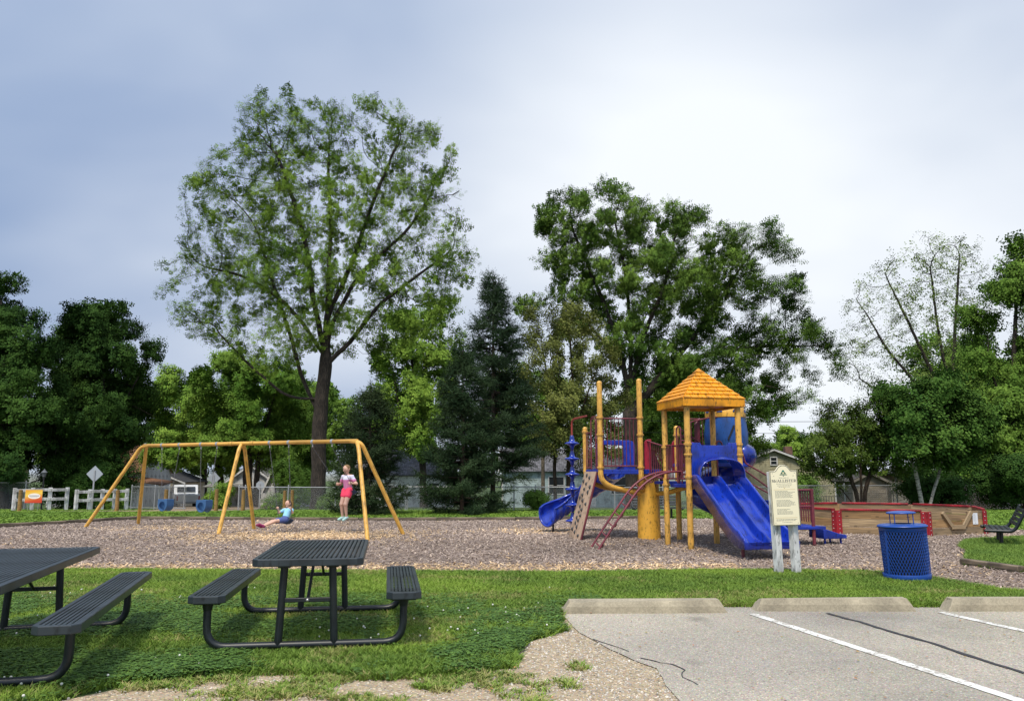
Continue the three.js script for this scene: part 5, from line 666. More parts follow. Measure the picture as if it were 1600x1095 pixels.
const win = (par, x, y, z, w, h, ry = 0, fm = M.white) => { const f = mesh('window', merge([box(w + .12, .07, .06, 0, h / 2 + .03, 0), box(w + .12, .07, .07, 0, -h / 2 - .03, 0), box(.07, h, .06, -w / 2 - .025, 0, 0), box(.07, h, .06, w / 2 + .025, 0, 0), box(w, .04, .05, 0, 0, 0)]), fm, par); f.position.set(x, y, z); f.rotation.y = ry; mesh('pane', box(w, h, .02, 0, 0, -.005), M.glass, f); return f; };
{
  const gw = house('garage', 'white sided garage with grey shingle roof between the small and tall spruces', [-7.6, groundY(-58), -59], 0, 6.4, 5, 2.35, 1.65, sid(.95, .98, .98), roofM(.16, .16, .18), 'x'); win(gw, 2.2, 1.3, 2.53, .7, .8);
  const hb = house('house', 'pale blue sided house with grey roof behind the tall spruce and play structure', [4.6, groundY(-56), -58], 0, 10.5, 6, 2.5, 1.5, sid(.62, .78, .82), roofM(.2, .2, .22), 'x'); win(hb, -1.6, 1.5, 3.03, 1, 1.1); win(hb, 2.6, 1.5, 3.03, 1, 1.1); mesh('door', muv(box(.9, 2, .05, .6, 1.0, 3.02)), M.white, hb);
  const g3 = house('garage', 'beige garage with dark roof and a white chimney behind the pickup truck', [-29.9, groundY(-70), -70], .12, 4.9, 7, 2.1, 1.0, sid(.78, .72, .56), roofM(.06, .06, .065), 'z'); mesh('gable_vent', box(.42, .5, .03, 0, 2.45, 3.53), sid(.5, .48, .4), g3); mesh('chimney', merge([box(.5, 1.5, .5, .35, 3.2, -1.2), box(.6, .1, .6, .35, 3.98, -1.2)]), sid(.8, .84, .86), g3);
  const g4 = house('house', 'grey house with rusty brown roof behind the yellow outer leg of the swing set', [-30.4, groundY(-64), -62], .1, 6.2, 7, 2.7, 1.9, sid(.62, .66, .68), roofM(.28, .13, .06), 'x'); win(g4, 1.4, 1.6, 3.53, .8, 1.1);
  { const l = mesh('porch_roof', muv(box(3.6, .07, 2.4, 0, 0, 0, .1, 0, -.14)), roofM(.3, .14, .065), g4); l.position.set(3.4, 2.1, 3.6); mesh('porch_post', merge([box(.1, 2.2, .1, 2.2, .9, 4.6), box(.1, 2.0, .1, 4.9, .8, 4.6)]), M.white, g4); }
  const g5 = house('house', 'small white house with a pale gable behind the middle legs of the swing set', [-21.2, groundY(-68), -68], .05, 3.6, 5, 2.1, 1.3, sid(.82, .84, .84), roofM(.3, .29, .27), 'z'); { const l = mesh('porch_roof', muv(box(3.2, .07, 1.8, -1.6, 1.75, 3.3, .12, 0, 0)), roofM(.32, .31, .27), g5); } win(g5, .6, 1.1, 2.53, .7, .8);
  const g6 = house('house', 'narrow white house with steep gable beside the bright bush', [-18.0, groundY(-66), -66], -.1, 1.9, 5, 1.7, 2.1, sid(.85, .86, .88), roofM(.12, .12, .13), 'z');
  const g7 = house('house', 'tan sided house with dark roof and gable vent behind the notice sign', [19.2, groundY(-61), -63], -.04, 8.6, 8, 2.55, 1.65, sid(.62, .58, .38), roofM(.07, .065, .06), 'z'); win(g7, 0, 3.35, 4.04, .42, .5); mesh('chimney', muv(box(.55, .9, .55, 2.4, 4.1, -.5)), sid(.3, .16, .12), g7); win(g7, 2.6, 1.35, 4.04, .9, 1.1); mesh('porch_rail', merge([box(2.2, .05, .05, 3.3, .85, 5.2), box(2.2, .05, .05, 3.3, .2, 5.2), ...Array.from({ length: 12 }, (_, i) => box(.03, .65, .03, 2.3 + i * .185, .5, 5.2))]), M.black, g7);
  const g8 = house('shed', 'small grey wooden shed behind the many-stemmed small tree', [22.7, groundY(-52), -53], .03, 2.1, 2.4, 1.72, .5, mat({ map: T.grey, color: lin(1, .93, .82), roughness: .9 }), roofM(.1, .09, .085), 'z', { trim: mat({ map: T.grey, roughness: .9 }) });
  const g9 = house('shed', 'brown plank shed behind the pale trunks', [27.6, groundY(-56), -57], .02, 2.6, 2.4, 2.3, .4, mat({ map: T.grey, color: lin(.8, .62, .36), roughness: .9 }), roofM(.08, .075, .07), 'z', { trim: mat({ map: T.grey, roughness: .9 }) });
  // building edge above the dense trees' shade at the frame edge
  const g10 = house('house', 'house wall with white gutter half hidden under the dense dark tree', [-33.5, groundY(-50), -50], .2, 5, 5, 2.5, 1.2, sid(.66, .62, .4), roofM(.14, .14, .14), 'x'); mesh('gutter', bar([-2.7, 2.45, 2.85], [2.8, 2.45, 2.85], .07, 8), M.white, g10);
  const gate = thing('panel_gate', 'pale grey two-panel gate between the shed and the dark board fence', 'gate', [25.0, groundY(-51), -51], 0); for (const x of [-.68, .62]) { const p = mesh('panel', muv(box(1.18, 1.45, .05, x, .72, 0)), mat({ map: T.grey, color: lin(1.25, 1.3, 1.35), roughness: .9 }), gate); mesh('panel_frame', merge([box(1.0, .05, .03, x, 1.2, .03), box(1.0, .05, .03, x, .3, .03), box(.05, .9, .03, x - .5, .75, .03), box(.05, .9, .03, x + .5, .75, .03)]), M.black, p); } mesh('head_board', muv(box(2.6, .16, .06, 0, 1.52, 0)), mat({ map: T.grey, color: lin(1.1, 1.15, 1.2) }), gate);
}
// ---------- dark board fence ----------
{
  const t = thing('board_fence', 'dark weathered board fence in the shade of the tall dark tree', 'fence', [30.2, groundY(-50), -50], 0); const g = muv(box(.19, 1.6, .025, 0, .8, 0)), mm = [mat({ map: T.grey, color: lin(.28, .24, .2), roughness: .95 }), mat({ map: T.grey, color: lin(.22, .19, .16), roughness: .95 })];
  for (let i = 0; i < 42; i++) { const b = mesh('board', g, mm[i % 2], t); b.position.set(-3.9 + i * .2, .01 * ((i * 7) % 3), 0); } mesh('fence_rail', merge([box(8.3, .09, .04, .2, .4, -.04), box(8.3, .09, .04, .2, 1.2, -.04)]), mm[0], t);
}
// ---------- chain-link fences ----------
function chainFence(label, A, B, h, posts, o = {}) {
  const dx = B[0] - A[0], dz = B[1] - A[1], L = Math.hypot(dx, dz), y0 = groundY((A[1] + B[1]) / 2); const t = thing('chain_link_fence', label, 'fence', [A[0], y0, A[1]], Math.atan2(-dz, dx));
  const w = [], p = .062, r = .0026; const line = (x0, ya, x1, yb) => { const a = Math.atan2(yb - ya, x1 - x0), l = Math.hypot(x1 - x0, yb - ya); const g = new THREE.CylinderGeometry(r, r, l, 3, 1, true); g.rotateZ(a - Math.PI / 2); g.translate((x0 + x1) / 2, (ya + yb) / 2, 0); w.push(g); };
  for (let x = -h; x < L; x += p) { const a = Math.max(0, x), b = Math.min(L, x + h); if (b > a) { line(a, .03 + a - x, b, .03 + b - x); line(a, .03 + h - (a - x), b, .03 + h - (b - x)); } }
  const f = mesh('mesh_fabric', merge(w), M.galv, t); f.userData.kind = 'stuff';
  for (const x of posts) mesh('post', merge([cyl(.028, .028, h + .2, x, h / 2, 0, 8), ball(.032, x, h + .1, 0, 8)]), M.galv, t);
  mesh('top_rail', bar([0, h + .03, 0], [L, h + .03, 0], .021, 6), M.galv, t); if (o.bottom) mesh('bottom_rail', bar([0, .08, 0], [L, .08, 0], .021, 6), M.galv, t); return t;
}
chainFence('chain-link fence running behind the two girls to the maple', [-12.1, -36], [-5.2, -34.6], .98, [.05, .35, 2.4, 4.6, 6.6]);
chainFence('chain-link fence in front of the white garage, between the spruces', [-5.2, -34.6], [2.4, -34.0], .98, [.7, .78, 2.4, 4.4, 5.3, 6.2, 7.4]);
chainFence('chain-link fence behind the play structure', [2.4, -34.0], [12.5, -36.5], .98, [2.0, 4.2, 6.4, 8.6]);
chainFence('chain-link fence behind the ball pit and the pale trunks', [12.5, -36.5], [24.5, -38.5], 1.1, [.1, 2.6, 5.2, 7.8, 10.4, 12.0]);
chainFence('wire kennel panels behind the yellow outer leg of the swing set', [-19.4, -41.5], [-16.2, -40.6], 1.1, [.05, .75, 1.45, 2.3, 3.2], { bottom: 1 });
chainFence('chain-link fence at the white fence under the dense dark tree', [-26.5, -38.5], [-22.6, -38.2], 1.25, [1.5, 2.0, 3.7]);
// ---------- white rail fences ----------
function railFence(label, A, B, n, h) { const dx = B[0] - A[0], dz = B[1] - A[1], L = Math.hypot(dx, dz); const t = thing('rail_fence', label, 'fence', [A[0], groundY(A[1]), A[1]], Math.atan2(-dz, dx), 'white rail fences by the road'); for (let i = 0; i < n; i++) mesh('post', muv(rbox(.13, h + .12, .13, .01, i / (n - 1) * L, h / 2 - .04, 0)), M.white, t); for (const y of [h - .08, h * .5]) for (let i = 0; i < n - 1; i++) { const m = mesh('rail', muv(rbox(L / (n - 1) - .02, .12, .045, .006, (i + .5) / (n - 1) * L, 0, .085)), M.white, t); m.position.y = y + .01 * ((i * 5) % 3 - 1); } return t; }
railFence('white rail fence section beside the lamp post, with the banner in front', [-21.1, -34.6], [-19.75, -36.2], 4, .95); railFence('white rail fence section at the foot of the diamond sign', [-19.0, -35.6], [-17.75, -37.6], 5, .9);
// ---------- small things along the road ----------
{
  const b = thing('yard_banner', 'orange and yellow yard sign with a white middle before the white fence', 'sign', [-20.05, groundY(-34.2), -34.2], .1); const cv = document.createElement('canvas'); cv.width = 256; cv.height = 208; const c = cv.getContext('2d'); const gr = c.createLinearGradient(0, 0, 40, 208); gr.addColorStop(0, '#e8a020'); gr.addColorStop(.45, '#f3cf55'); gr.addColorStop(1, '#c9401c'); c.fillStyle = gr; c.fillRect(0, 0, 256, 208); c.fillStyle = '#f4efe2'; c.beginPath(); c.ellipse(136, 100, 92, 44, 0, 0, 7); c.fill(); c.fillStyle = '#5a6a86'; for (let i = 0; i < 9; i++) c.fillRect(64 + i * 17, 88, 12, 15); c.fillStyle = '#8a8f9a'; for (let i = 0; i < 7; i++) c.fillRect(84 + i * 15, 114, 10, 8); const tx = new THREE.CanvasTexture(cv); tx.colorSpace = THREE.SRGBColorSpace; mesh('panel', box(.68, .54, .012, 0, .62, 0), mat({ map: tx, roughness: .6 }), b); mesh('stake', merge([-.2, .2].map(x => bar([x, -.1, -.012], [x, .5, -.012], .006, 6))), M.galv, b);
  const l = thing('lamp_post', 'black lantern lamp post behind the white rail fence', 'lamp post', [-20.9, groundY(-36.3), -36.3], 0); mesh('pole', merge([cyl(.03, .04, 1.45, 0, .7, 0, 10), cyl(.05, .05, .06, 0, 1.42, 0, 10)]), M.black, l); const ln = mesh('lantern', merge([cyl(.1, .065, .2, 0, 1.58, 0, 6), cyl(.02, .14, .12, 0, 1.74, 0, 6), ball(.025, 0, 1.82, 0, 8)]), mat({ color: lin(.12, .13, .14), roughness: .4 }), l);
  const sg = (name, label, x, z, h, s, sides, postM = M.galv) => { const t = thing(name, label, 'road sign', [x, groundY(z), z], .05); mesh('post', box(.06, h + s * .75, .035, 0, (h + s * .7) / 2 - .1, .02), postM, t); const g = new THREE.CylinderGeometry(s, s, .008, sides); g.rotateY(sides === 8 ? Math.PI / 8 : 0); g.rotateX(Math.PI / 2); if (sides === 8) g.rotateZ(Math.PI / 8 * 0); mesh('sign_back', g, M.signBack, t).position.set(0, h, -.01); return t; };
  sg('road_sign', 'grey back of a diamond road sign on a metal post by the white fence', -18.75, -36.5, 1.62, .37, 4); sg('road_sign', 'grey back of a smaller diamond road sign behind the bucket swings', -17.6, -48, 1.75, .38, 4); sg('road_sign', 'grey back of an eight-sided road sign behind the chain-link fence', -15.0, -48.5, 1.35, .26, 8);
  const bl = [[-19.4, -32.2, 'wooden bollard beside the orange yard sign'], [-16.05, -33.2, 'wooden bollard between the diamond sign and the kennel'], [-13.4, -31.6, 'wooden bollard behind the bucket swing at the outer leg'], [-11.3, -31.2, 'wooden bollard under the smaller diamond sign'], [-9.75, -35.0, 'short wooden bollard behind the smaller girl at the fence'], [-9.0, -33.4, 'wooden bollard against the fence beside the smaller girl'], [-10.6, -32.2, 'wooden bollard behind the middle legs of the swing set']]; const g = muv(merge([cyl(.072, .078, .92, 0, .38, 0, 12), cyl(.05, .072, .03, 0, .855, 0, 12)])); for (const [x, z, lab] of bl) { const m = mesh('bollard', g, M.bollard); m.position.set(x, groundY(z), z); tag(m, lab, 'bollard', 'wooden bollards along the road'); }
}
// ---------- pickup truck, seen from behind ----------
{
  const t = thing('pickup_truck', 'white pickup truck parked before the beige garage', 'truck', [-25.2, groundY(-64), -63], .45); const wp = new THREE.MeshPhysicalMaterial({ color: lin(.68, .70, .72), roughness: .3, clearcoat: .6 });
  const side = [[-2.6, .45], [-2.6, .95], [-.4, 1.0], [-.25, 1.05], [.1, 1.62], [1.1, 1.64], [1.6, 1.08], [2.5, .98], [2.6, .8], [2.6, .4]]; const g = extr(side, 1.62, .06); g.translate(0, 0, -.81); g.rotateY(Math.PI / 2); mesh('body', muv(g), wp, t); // nose points to -z
  mesh('bed', box(1.5, .06, 1.95, 0, .985, 1.52), mat({ color: lin(.25, .26, .27), roughness: .7 }), t); mesh('tailgate', rbox(1.6, .48, .05, .02, 0, .74, 2.68), wp, t); mesh('bumper', rbox(1.75, .16, .16, .04, 0, .43, 2.72), M.galv, t);
  mesh('rear_window', box(1.3, .42, .03, 0, 1.36, .21, -.55, 0, 0), M.glass, t); for (const s of [-1, 1]) { mesh('side_window', box(.02, .38, .95, s * .875, 1.34, -.55), M.glass, t); mesh('tail_light', box(.12, .34, .04, s * .76, .74, 2.69), mat({ color: lin(.35, .02, .02), roughness: .3 }), t); mesh('mirror', rbox(.16, .14, .08, .02, s * 1.0, 1.14, -1.0), M.black, t); for (const z of [-1.65, 1.65]) { const w = mesh('wheel', cyl(.36, .36, .24, s * .78, .34, z, 20, 0, 0, Math.PI / 2), M.rubber, t); mesh('rim', cyl(.2, .2, .25, s * .785, .34, z, 14, 0, 0, Math.PI / 2), M.galv, w); } }
}
// ---------- overhead wires ----------
for (const [y, z, dz, lab] of [[4.95, -52, 0, 'upper overhead wire crossing behind the dark tree'], [4.25, -53, 0, 'lower overhead wire above the tan house']]) { const pts = []; for (let i = 0; i <= 20; i++) { const f = i / 20; pts.push([lerp(2, 44, f), y + lerp(0, .55, f) - 4 * .45 * f * (1 - f), z]); } tag(mesh('overhead_wire', pipe(pts, .014, 40, 4), M.black), lab, 'wire'); }
for (const [x, z, h, lab] of [[2, -52.5, 6.2, 'utility pole carrying the overhead wires behind the olive tree'], [44, -52.5, 6.6, 'utility pole carrying the overhead wires beyond the dark tree']]) { const u = thing('utility_pole', lab, 'utility pole', [x, groundY(z), z]); mesh('pole', muv(cyl(.1, .14, h, 0, h / 2, 0, 10)), M.timber, u); mesh('cross_arm', muv(box(.1, .1, 1.4, 0, h - .35, 0)), M.timber, u); }
// ---------- wood chips lying on the mulch ----------
{
  const r = rng(31), g = new THREE.BoxGeometry(.05, .005, .011), n = 115000, im = new THREE.InstancedMesh(g, mat({ roughness: .95 }), n), q = new THREE.Quaternion(), c = new THREE.Color(), e = new THREE.Euler();
  const pal = [[.24, .195, .168], [.31, .255, .215], [.18, .146, .126], [.39, .32, .26], [.27, .22, .19], [.22, .18, .158]], fresh = [[.52, .38, .22], [.46, .33, .19], [.58, .45, .28], [.36, .26, .16]];
  const freshAt = (x, z) => { const edge = sstep(1.5, .2, Math.abs(z + 12.55 - .25 * fbm(x * .8, 3, 2, 0, 1)) * 1.6) * (x < 3.5 ? 1 : .2), sw = Math.exp(-(((x + 4.9) / 2.8) ** 2) - (((z + 18.6) / 1.6) ** 2)), sw2 = Math.exp(-(((x + 8.6) / 2.2) ** 2) - (((z + 21.5) / 1.5) ** 2)) * .5, sl = Math.exp(-(((x - .6) / 1.2) ** 2) - (((z + 20.3) / 1) ** 2)) * .7; return clamp(Math.max(edge * .95, sw * .95, sw2, sl) + .5 * (fbm(x * .9, z * .9, 3, 0, 8) - .55)); };
  let k = 0; while (k < n) { const z = -8.9 - Math.pow(r(), .8) * 17, x = -15 + r() * 29; if (Math.abs(x) > 2 - z * .72) continue; if (!inPoly(x, z, MULCH)) continue; const s = lerp(.8, 1.5, r()) * (z < -18 ? 1.25 : 1); e.set((r() - .5) * .9, r() * 6.28, (r() - .5) * .9); q.setFromEuler(e); im.setMatrixAt(k, new THREE.Matrix4().compose(V(x, .012 + r() * .022, z), q, V(s, s, s * (.7 + .8 * r())))); const P = r() < freshAt(x, z) ? fresh : pal, cc = P[r() * P.length | 0], f = (.8 + .4 * r()) * lerp(.72, 1.3, fbm(x * .45 + 12, z * .6 + 5, 4, 0, 23)) * lerp(.9, 1.1, vn2(x * 1.7, z * 1.7, 0, 3)); im.setColorAt(k, c.setRGB(cc[0] * f * 1.25, cc[1] * f * 1.22, cc[2] * f * 1.2)); k++; }
  im.name = 'wood_chips'; im.castShadow = im.receiveShadow = true; im.userData = { kind: 'stuff', label: 'loose brown and tan wood chips covering the play area', category: 'wood chips' }; scene.add(im);
}
// ---------- grass and clover ----------
{
  const blade = (seed, n, h, w, lean) => { const r = rng(seed), pos = [], idx = []; for (let i = 0; i < n; i++) { const a = r() * 6.28, b = r() * 6.28, H = h * (.55 + .6 * r()), l = lean * (.3 + r()), x = (r() - .5) * .06, z = (r() - .5) * .06, cx = Math.cos(a) * w, cz = Math.sin(a) * w, dx = Math.cos(b) * l * H, dz = Math.sin(b) * l * H, o = pos.length / 3; pos.push(x - cx, 0, z - cz, x + cx, 0, z + cz, x + dx * .4 - cx * .8, H * .6, z + dz * .4 - cz * .8, x + dx * .4 + cx * .8, H * .6, z + dz * .4 + cz * .8, x + dx, H, z + dz); idx.push(o, o + 1, o + 2, o + 1, o + 3, o + 2, o + 2, o + 3, o + 4); } const g = new THREE.BufferGeometry(); g.setAttribute('position', new THREE.Float32BufferAttribute(pos, 3)); g.setIndex(idx); g.computeVertexNormals(); return g; };
  const clover = seed => { const r = rng(seed), pos = [], idx = []; for (let i = 0; i < 5; i++) { const x = (r() - .5) * .1, z = (r() - .5) * .1, y = .03 + r() * .03, tx = (r() - .5) * .5, tz = (r() - .5) * .5, a0 = r() * 6.28; for (let k = 0; k < 3; k++) { const a = a0 + k * 2.094, R = .011 + r() * .004, ox = x + Math.cos(a) * R * 1.05, oz = z + Math.sin(a) * R * 1.05, o = pos.length / 3; for (let j = 0; j < 6; j++) { const b = j / 6 * 6.28, px = Math.cos(b) * R, pz = Math.sin(b) * R; pos.push(ox + px, y + px * tx + pz * tz, oz + pz); } idx.push(o, o + 2, o + 1, o, o + 3, o + 2, o, o + 4, o + 3, o, o + 5, o + 4); } } const g = new THREE.BufferGeometry(); g.setAttribute('position', new THREE.Float32BufferAttribute(pos, 3)); g.setIndex(idx); g.computeVertexNormals(); return g; };
  const gm = mat({ color: 0xffffff, roughness: .75, side: THREE.DoubleSide });
  const nearGrass = (x, z) => !inPoly(x, z, MULCH) && !inPoly(x, z, ASPHALT);
  const bare = (x, z) => inPoly(x + .7 * (fbm(x * 2.1, z * 2.1, 4, 0, 15) - .5), z + .7 * (fbm(x * 2.1 + 50, z * 2.1, 4, 0, 16) - .5), DIRT) ? 1 : 0;
  const patch = (x, z) => fbm(x * 1.1 + 9, z * 1.1 + 4, 4, 0, 61), worn = (x, z) => sstep(.56, .72, fbm(x * .9 + 30, z * 1.6 + 11, 4, 0, 77)) * sstep(-7.2, -5.6, z);
  const r = rng(41), q = new THREE.Quaternion(), e = new THREE.Euler(), c = new THREE.Color();
  const fill = (name, label, geo, n, gen, colour, sc) => { const ms = [], cs = []; let guard = 0; while (ms.length < n && guard++ < n * 40) { const p = gen(); if (!p) continue; const [x, z] = p, s = sc(x, z); e.set((r() - .5) * .3, r() * 6.28, (r() - .5) * .3); q.setFromEuler(e); ms.push(new THREE.Matrix4().compose(V(x, groundY(z) + .001, z), q, V(s[0], s[1], s[0]))); cs.push(colour(x, z)); } const im = new THREE.InstancedMesh(geo, gm, ms.length); ms.forEach((m, i) => { im.setMatrixAt(i, m); im.setColorAt(i, c.setRGB(...cs[i])); }); im.name = name; im.castShadow = im.receiveShadow = true; im.userData = { kind: 'stuff', label, category: name.replace('_', ' ') }; scene.add(im); };
  const mix = (A, B, t) => [0, 1, 2].map(i => lerp(A[i], B[i], t)), dry = [.36, .31, .12];
  const G1 = [.08, .16, .014], G2 = [.21, .325, .03];
  const col = (x, z) => { const t = clamp(.5 + (patch(x, z) - .5) * 1.8 + (r() - .5) * .5); let k = mix(G1, G2, t); const w = Math.max(worn(x, z) * .7, bare(x, z) * .6, sstep(.56, .70, fbm(x * 1.4 + 60, z * 1.9 + 2, 4, 0, 88)) * .55); if (r() < w * .8 + .03) k = mix(k, dry, .4 + .5 * r()); return k; };
  fill('lawn_grass', 'mown green grass round the picnic tables and along the lot', blade(3, 10, .055, .0034, .8), 115000, () => { const z = -3.6 - r() * 9.4, x = -9.5 + r() * 17; if (Math.abs(x) > 1 - z * .72 || !nearGrass(x, z)) return; if (bare(x, z)) { if (r() > sstep(.50, .66, patch(x * 1.6 + 5, z * 1.6)) * .75 || x > .55) return; } else if (r() < worn(x, z) * .75) return; return [x, z]; }, col, (x, z) => { const s = .75 + .5 * r(); return [1.1 + .4 * r(), s * (bare(x, z) ? .6 : 1)]; });
  fill('clover_patches', 'dark green clover leaves in the grass by the picnic tables', clover(7), 62000, () => { const z = -3.6 - r() * 6.2, x = -7 + r() * 8; if (Math.abs(x) > 1 - z * .72 || !nearGrass(x, z) || bare(x, z)) return; if (r() > sstep(.36, .68, fbm(x * 1.3 + 3, z * 1.3 + 8, 5, 0, 19)) * sstep(-10, -7.5, z) || r() < worn(x, z)) return; return [x, z]; }, () => mix([.035, .095, .012], [.10, .20, .024], r()), () => { const s = .36 + .24 * r(); return [s, .7 + .5 * r()]; });
  fill('island_grass', 'bright grass on the small island under the dark bench', blade(9, 9, .075, .004, .8), 26000, () => { const z = -11 - r() * 9, x = 6.9 + r() * 8; if (Math.abs(x) > 1 - z * .75 || inPoly(x, z, MULCH)) return; return [x, z]; }, (x, z) => mix([.08, .17, .018], [.20, .31, .04], clamp(patch(x, z) + (r() - .5) * .5)), () => [1.3, .8 + .5 * r()]);
  fill('far_lawn', 'green lawn between the mulch and the fences', blade(5, 10, .085, .008, .7), 60000, () => { const z = -19 - r() * 19, x = -30 + r() * 58; if (Math.abs(x) > 2 - z * .72 || inPoly(x, z, MULCH) || inPoly(x, z, ROAD)) return; return [x, z]; }, (x, z) => mix([.08, .17, .014], [.20, .32, .03], clamp(patch(x * .5, z * .5) + (r() - .5) * .5)), () => [2.2, .42 + .3 * r()]);
  // clover heads, pebbles and dead leaves
  const fl = new THREE.InstancedMesh(new THREE.IcosahedronGeometry(.0085, 1), mat({ color: lin(.68, .68, .6), roughness: .9 }), 130); let k = 0; while (k < 130) { const z = -4.2 - r() * 6, x = -7 + r() * 7.5; if (Math.abs(x) > 1 - z * .7 || bare(x, z) || !nearGrass(x, z) || fbm(x * .8 + 3, z * .8 + 8, 3, 0, 19) < .46) continue; const s = .7 + .5 * r(); fl.setMatrixAt(k++, new THREE.Matrix4().compose(V(x, .05 + .025 * r(), z), q.identity(), V(s, s, s))); } fl.name = 'clover_flowers'; fl.userData = { kind: 'stuff', label: 'tiny white clover flowers dotted in the grass', category: 'flowers' }; scene.add(fl);
  const st = new THREE.InstancedMesh(new THREE.IcosahedronGeometry(.012, 0), mat({ roughness: .95 }), 5200); k = 0; while (k < 5200) { const z = -3.4 - r() * 5.6, x = -3.6 + r() * 6.2; if (!inPoly(x, z, DIRT) || inPoly(x - .12, z, ASPHALT)) continue; if (r() > .25 + 1.1 * Math.exp(-(((x - .75) / .5) ** 2))) continue; const s = .25 + .9 * r() * r(); e.set(r() * 6, r() * 6, r() * 6); st.setMatrixAt(k, new THREE.Matrix4().compose(V(x, .006, z), q.setFromEuler(e), V(s, s * .7, s))); const v = .3 + .4 * r(); st.setColorAt(k++, c.setRGB(v, v * .93, v * .82)); } st.name = 'gravel'; st.castShadow = st.receiveShadow = true; st.userData = { kind: 'stuff', label: 'loose gravel on the bare dirt beside the lot', category: 'gravel' }; scene.add(st);
  const lv = new THREE.InstancedMesh(new THREE.CircleGeometry(.016, 5), mat({ roughness: .9, side: THREE.DoubleSide }), 900); for (k = 0; k < 900; k++) { const z = -4 - r() * 4.6, x = -2 + r() * 9; e.set(-1.57 + (r() - .5) * .5, 0, r() * 6); const s = .3 + .7 * r(); lv.setMatrixAt(k, new THREE.Matrix4().compose(V(x, .024, z), q.setFromEuler(e), V(s, s * .6, s))); lv.setColorAt(k, c.setRGB(.22 + .2 * r(), .15 + .1 * r(), .07)); } lv.name = 'leaf_litter'; lv.userData = { kind: 'stuff', label: 'small dry leaf scraps on the asphalt and dirt', category: 'leaf litter' }; scene.add(lv);
}
// ---------- people: smooth-joined tapered limbs meshed with surface nets ----------
const smin = (a, b, k) => { const h = clamp(.5 + .5 * (b - a) / k); return lerp(b, a, h) - k * h * (1 - h); };
const cap = (a, b, ra, rb) => { const ax = a[0], ay = a[1], az = a[2], bx = b[0] - ax, by = b[1] - ay, bz = b[2] - az, L = bx * bx + by * by + bz * bz || 1e-9; return (x, y, z) => { const px = x - ax, py = y - ay, pz = z - az, h = clamp((px * bx + py * by + pz * bz) / L); return Math.hypot(px - bx * h, py - by * h, pz - bz * h) - lerp(ra, rb, h); }; };
const ell = (c, r) => (x, y, z) => { const X = (x - c[0]) / r[0], Y = (y - c[1]) / r[1], Z = (z - c[2]) / r[2], k = Math.hypot(X, Y, Z); return (k - 1) * Math.min(...r); };
const uni = (l, k) => (x, y, z) => { let d = l[0](x, y, z); for (let i = 1; i < l.length; i++) d = smin(d, l[i](x, y, z), k); return d; };
function nets(f, lo, hi, h) {
  const n = [0, 1, 2].map(i => Math.ceil((hi[i] - lo[i]) / h) + 1), [nx, ny, nz] = n, F = new Float32Array(nx * ny * nz), I = (i, j, k) => (k * ny + j) * nx + i;
  for (let k = 0; k < nz; k++) for (let j = 0; j < ny; j++) for (let i = 0; i < nx; i++) F[I(i, j, k)] = f(lo[0] + i * h, lo[1] + j * h, lo[2] + k * h);
  const vid = new Int32Array(nx * ny * nz).fill(-1), pos = [], idx = [];
  for (let k = 0; k < nz - 1; k++) for (let j = 0; j < ny - 1; j++) for (let i = 0; i < nx - 1; i++) { let s = 0, x = 0, y = 0, z = 0, c = 0; const v = []; for (let q = 0; q < 8; q++) { const w = F[I(i + (q & 1), j + (q >> 1 & 1), k + (q >> 2))]; v.push(w); if (w < 0) s++; } if (!s || s === 8) continue; for (let a = 0; a < 8; a++) for (const b of [a | 1, a | 2, a | 4]) if (b !== a && (v[a] < 0) !== (v[b] < 0)) { const t = v[a] / (v[a] - v[b]); x += lerp(a & 1, b & 1, t); y += lerp(a >> 1 & 1, b >> 1 & 1, t); z += lerp(a >> 2, b >> 2, t); c++; } vid[I(i, j, k)] = pos.length / 3; pos.push(lo[0] + (i + x / c) * h, lo[1] + (j + y / c) * h, lo[2] + (k + z / c) * h); }
  const quad = (a, b, c, d, fl) => { if (a < 0 || b < 0 || c < 0 || d < 0) return; fl ? idx.push(a, b, c, a, c, d) : idx.push(a, c, b, a, d, c); };
  for (let k = 1; k < nz - 1; k++) for (let j = 1; j < ny - 1; j++) for (let i = 1; i < nx - 1; i++) { const a = F[I(i, j, k)] < 0; if (a !== F[I(i + 1, j, k)] < 0) quad(vid[I(i, j - 1, k - 1)], vid[I(i, j, k - 1)], vid[I(i, j, k)], vid[I(i, j - 1, k)], a); if (a !== F[I(i, j + 1, k)] < 0) quad(vid[I(i - 1, j, k - 1)], vid[I(i - 1, j, k)], vid[I(i, j, k)], vid[I(i, j, k - 1)], a); if (a !== F[I(i, j, k + 1)] < 0) quad(vid[I(i - 1, j - 1, k)], vid[I(i, j - 1, k)], vid[I(i, j, k)], vid[I(i - 1, j, k)], a); }
  const g = new THREE.BufferGeometry(), nr = new Float32Array(pos.length), e = h * .4; for (let i = 0; i < pos.length; i += 3) { const [x, y, z] = [pos[i], pos[i + 1], pos[i + 2]]; let a = f(x + e, y, z) - f(x - e, y, z), b = f(x, y + e, z) - f(x, y - e, z), c = f(x, y, z + e) - f(x, y, z - e); const l = Math.hypot(a, b, c) || 1; nr[i] = a / l; nr[i + 1] = b / l; nr[i + 2] = c / l; }
  g.setAttribute('position', new THREE.Float32BufferAttribute(pos, 3)); g.setAttribute('normal', new THREE.BufferAttribute(nr, 3)); g.setIndex(idx); return g;
}
const skin = mat({ color: lin(.62, .38, .28), roughness: .6 }), fabric = c => mat({ color: lin(...c), roughness: .9 });
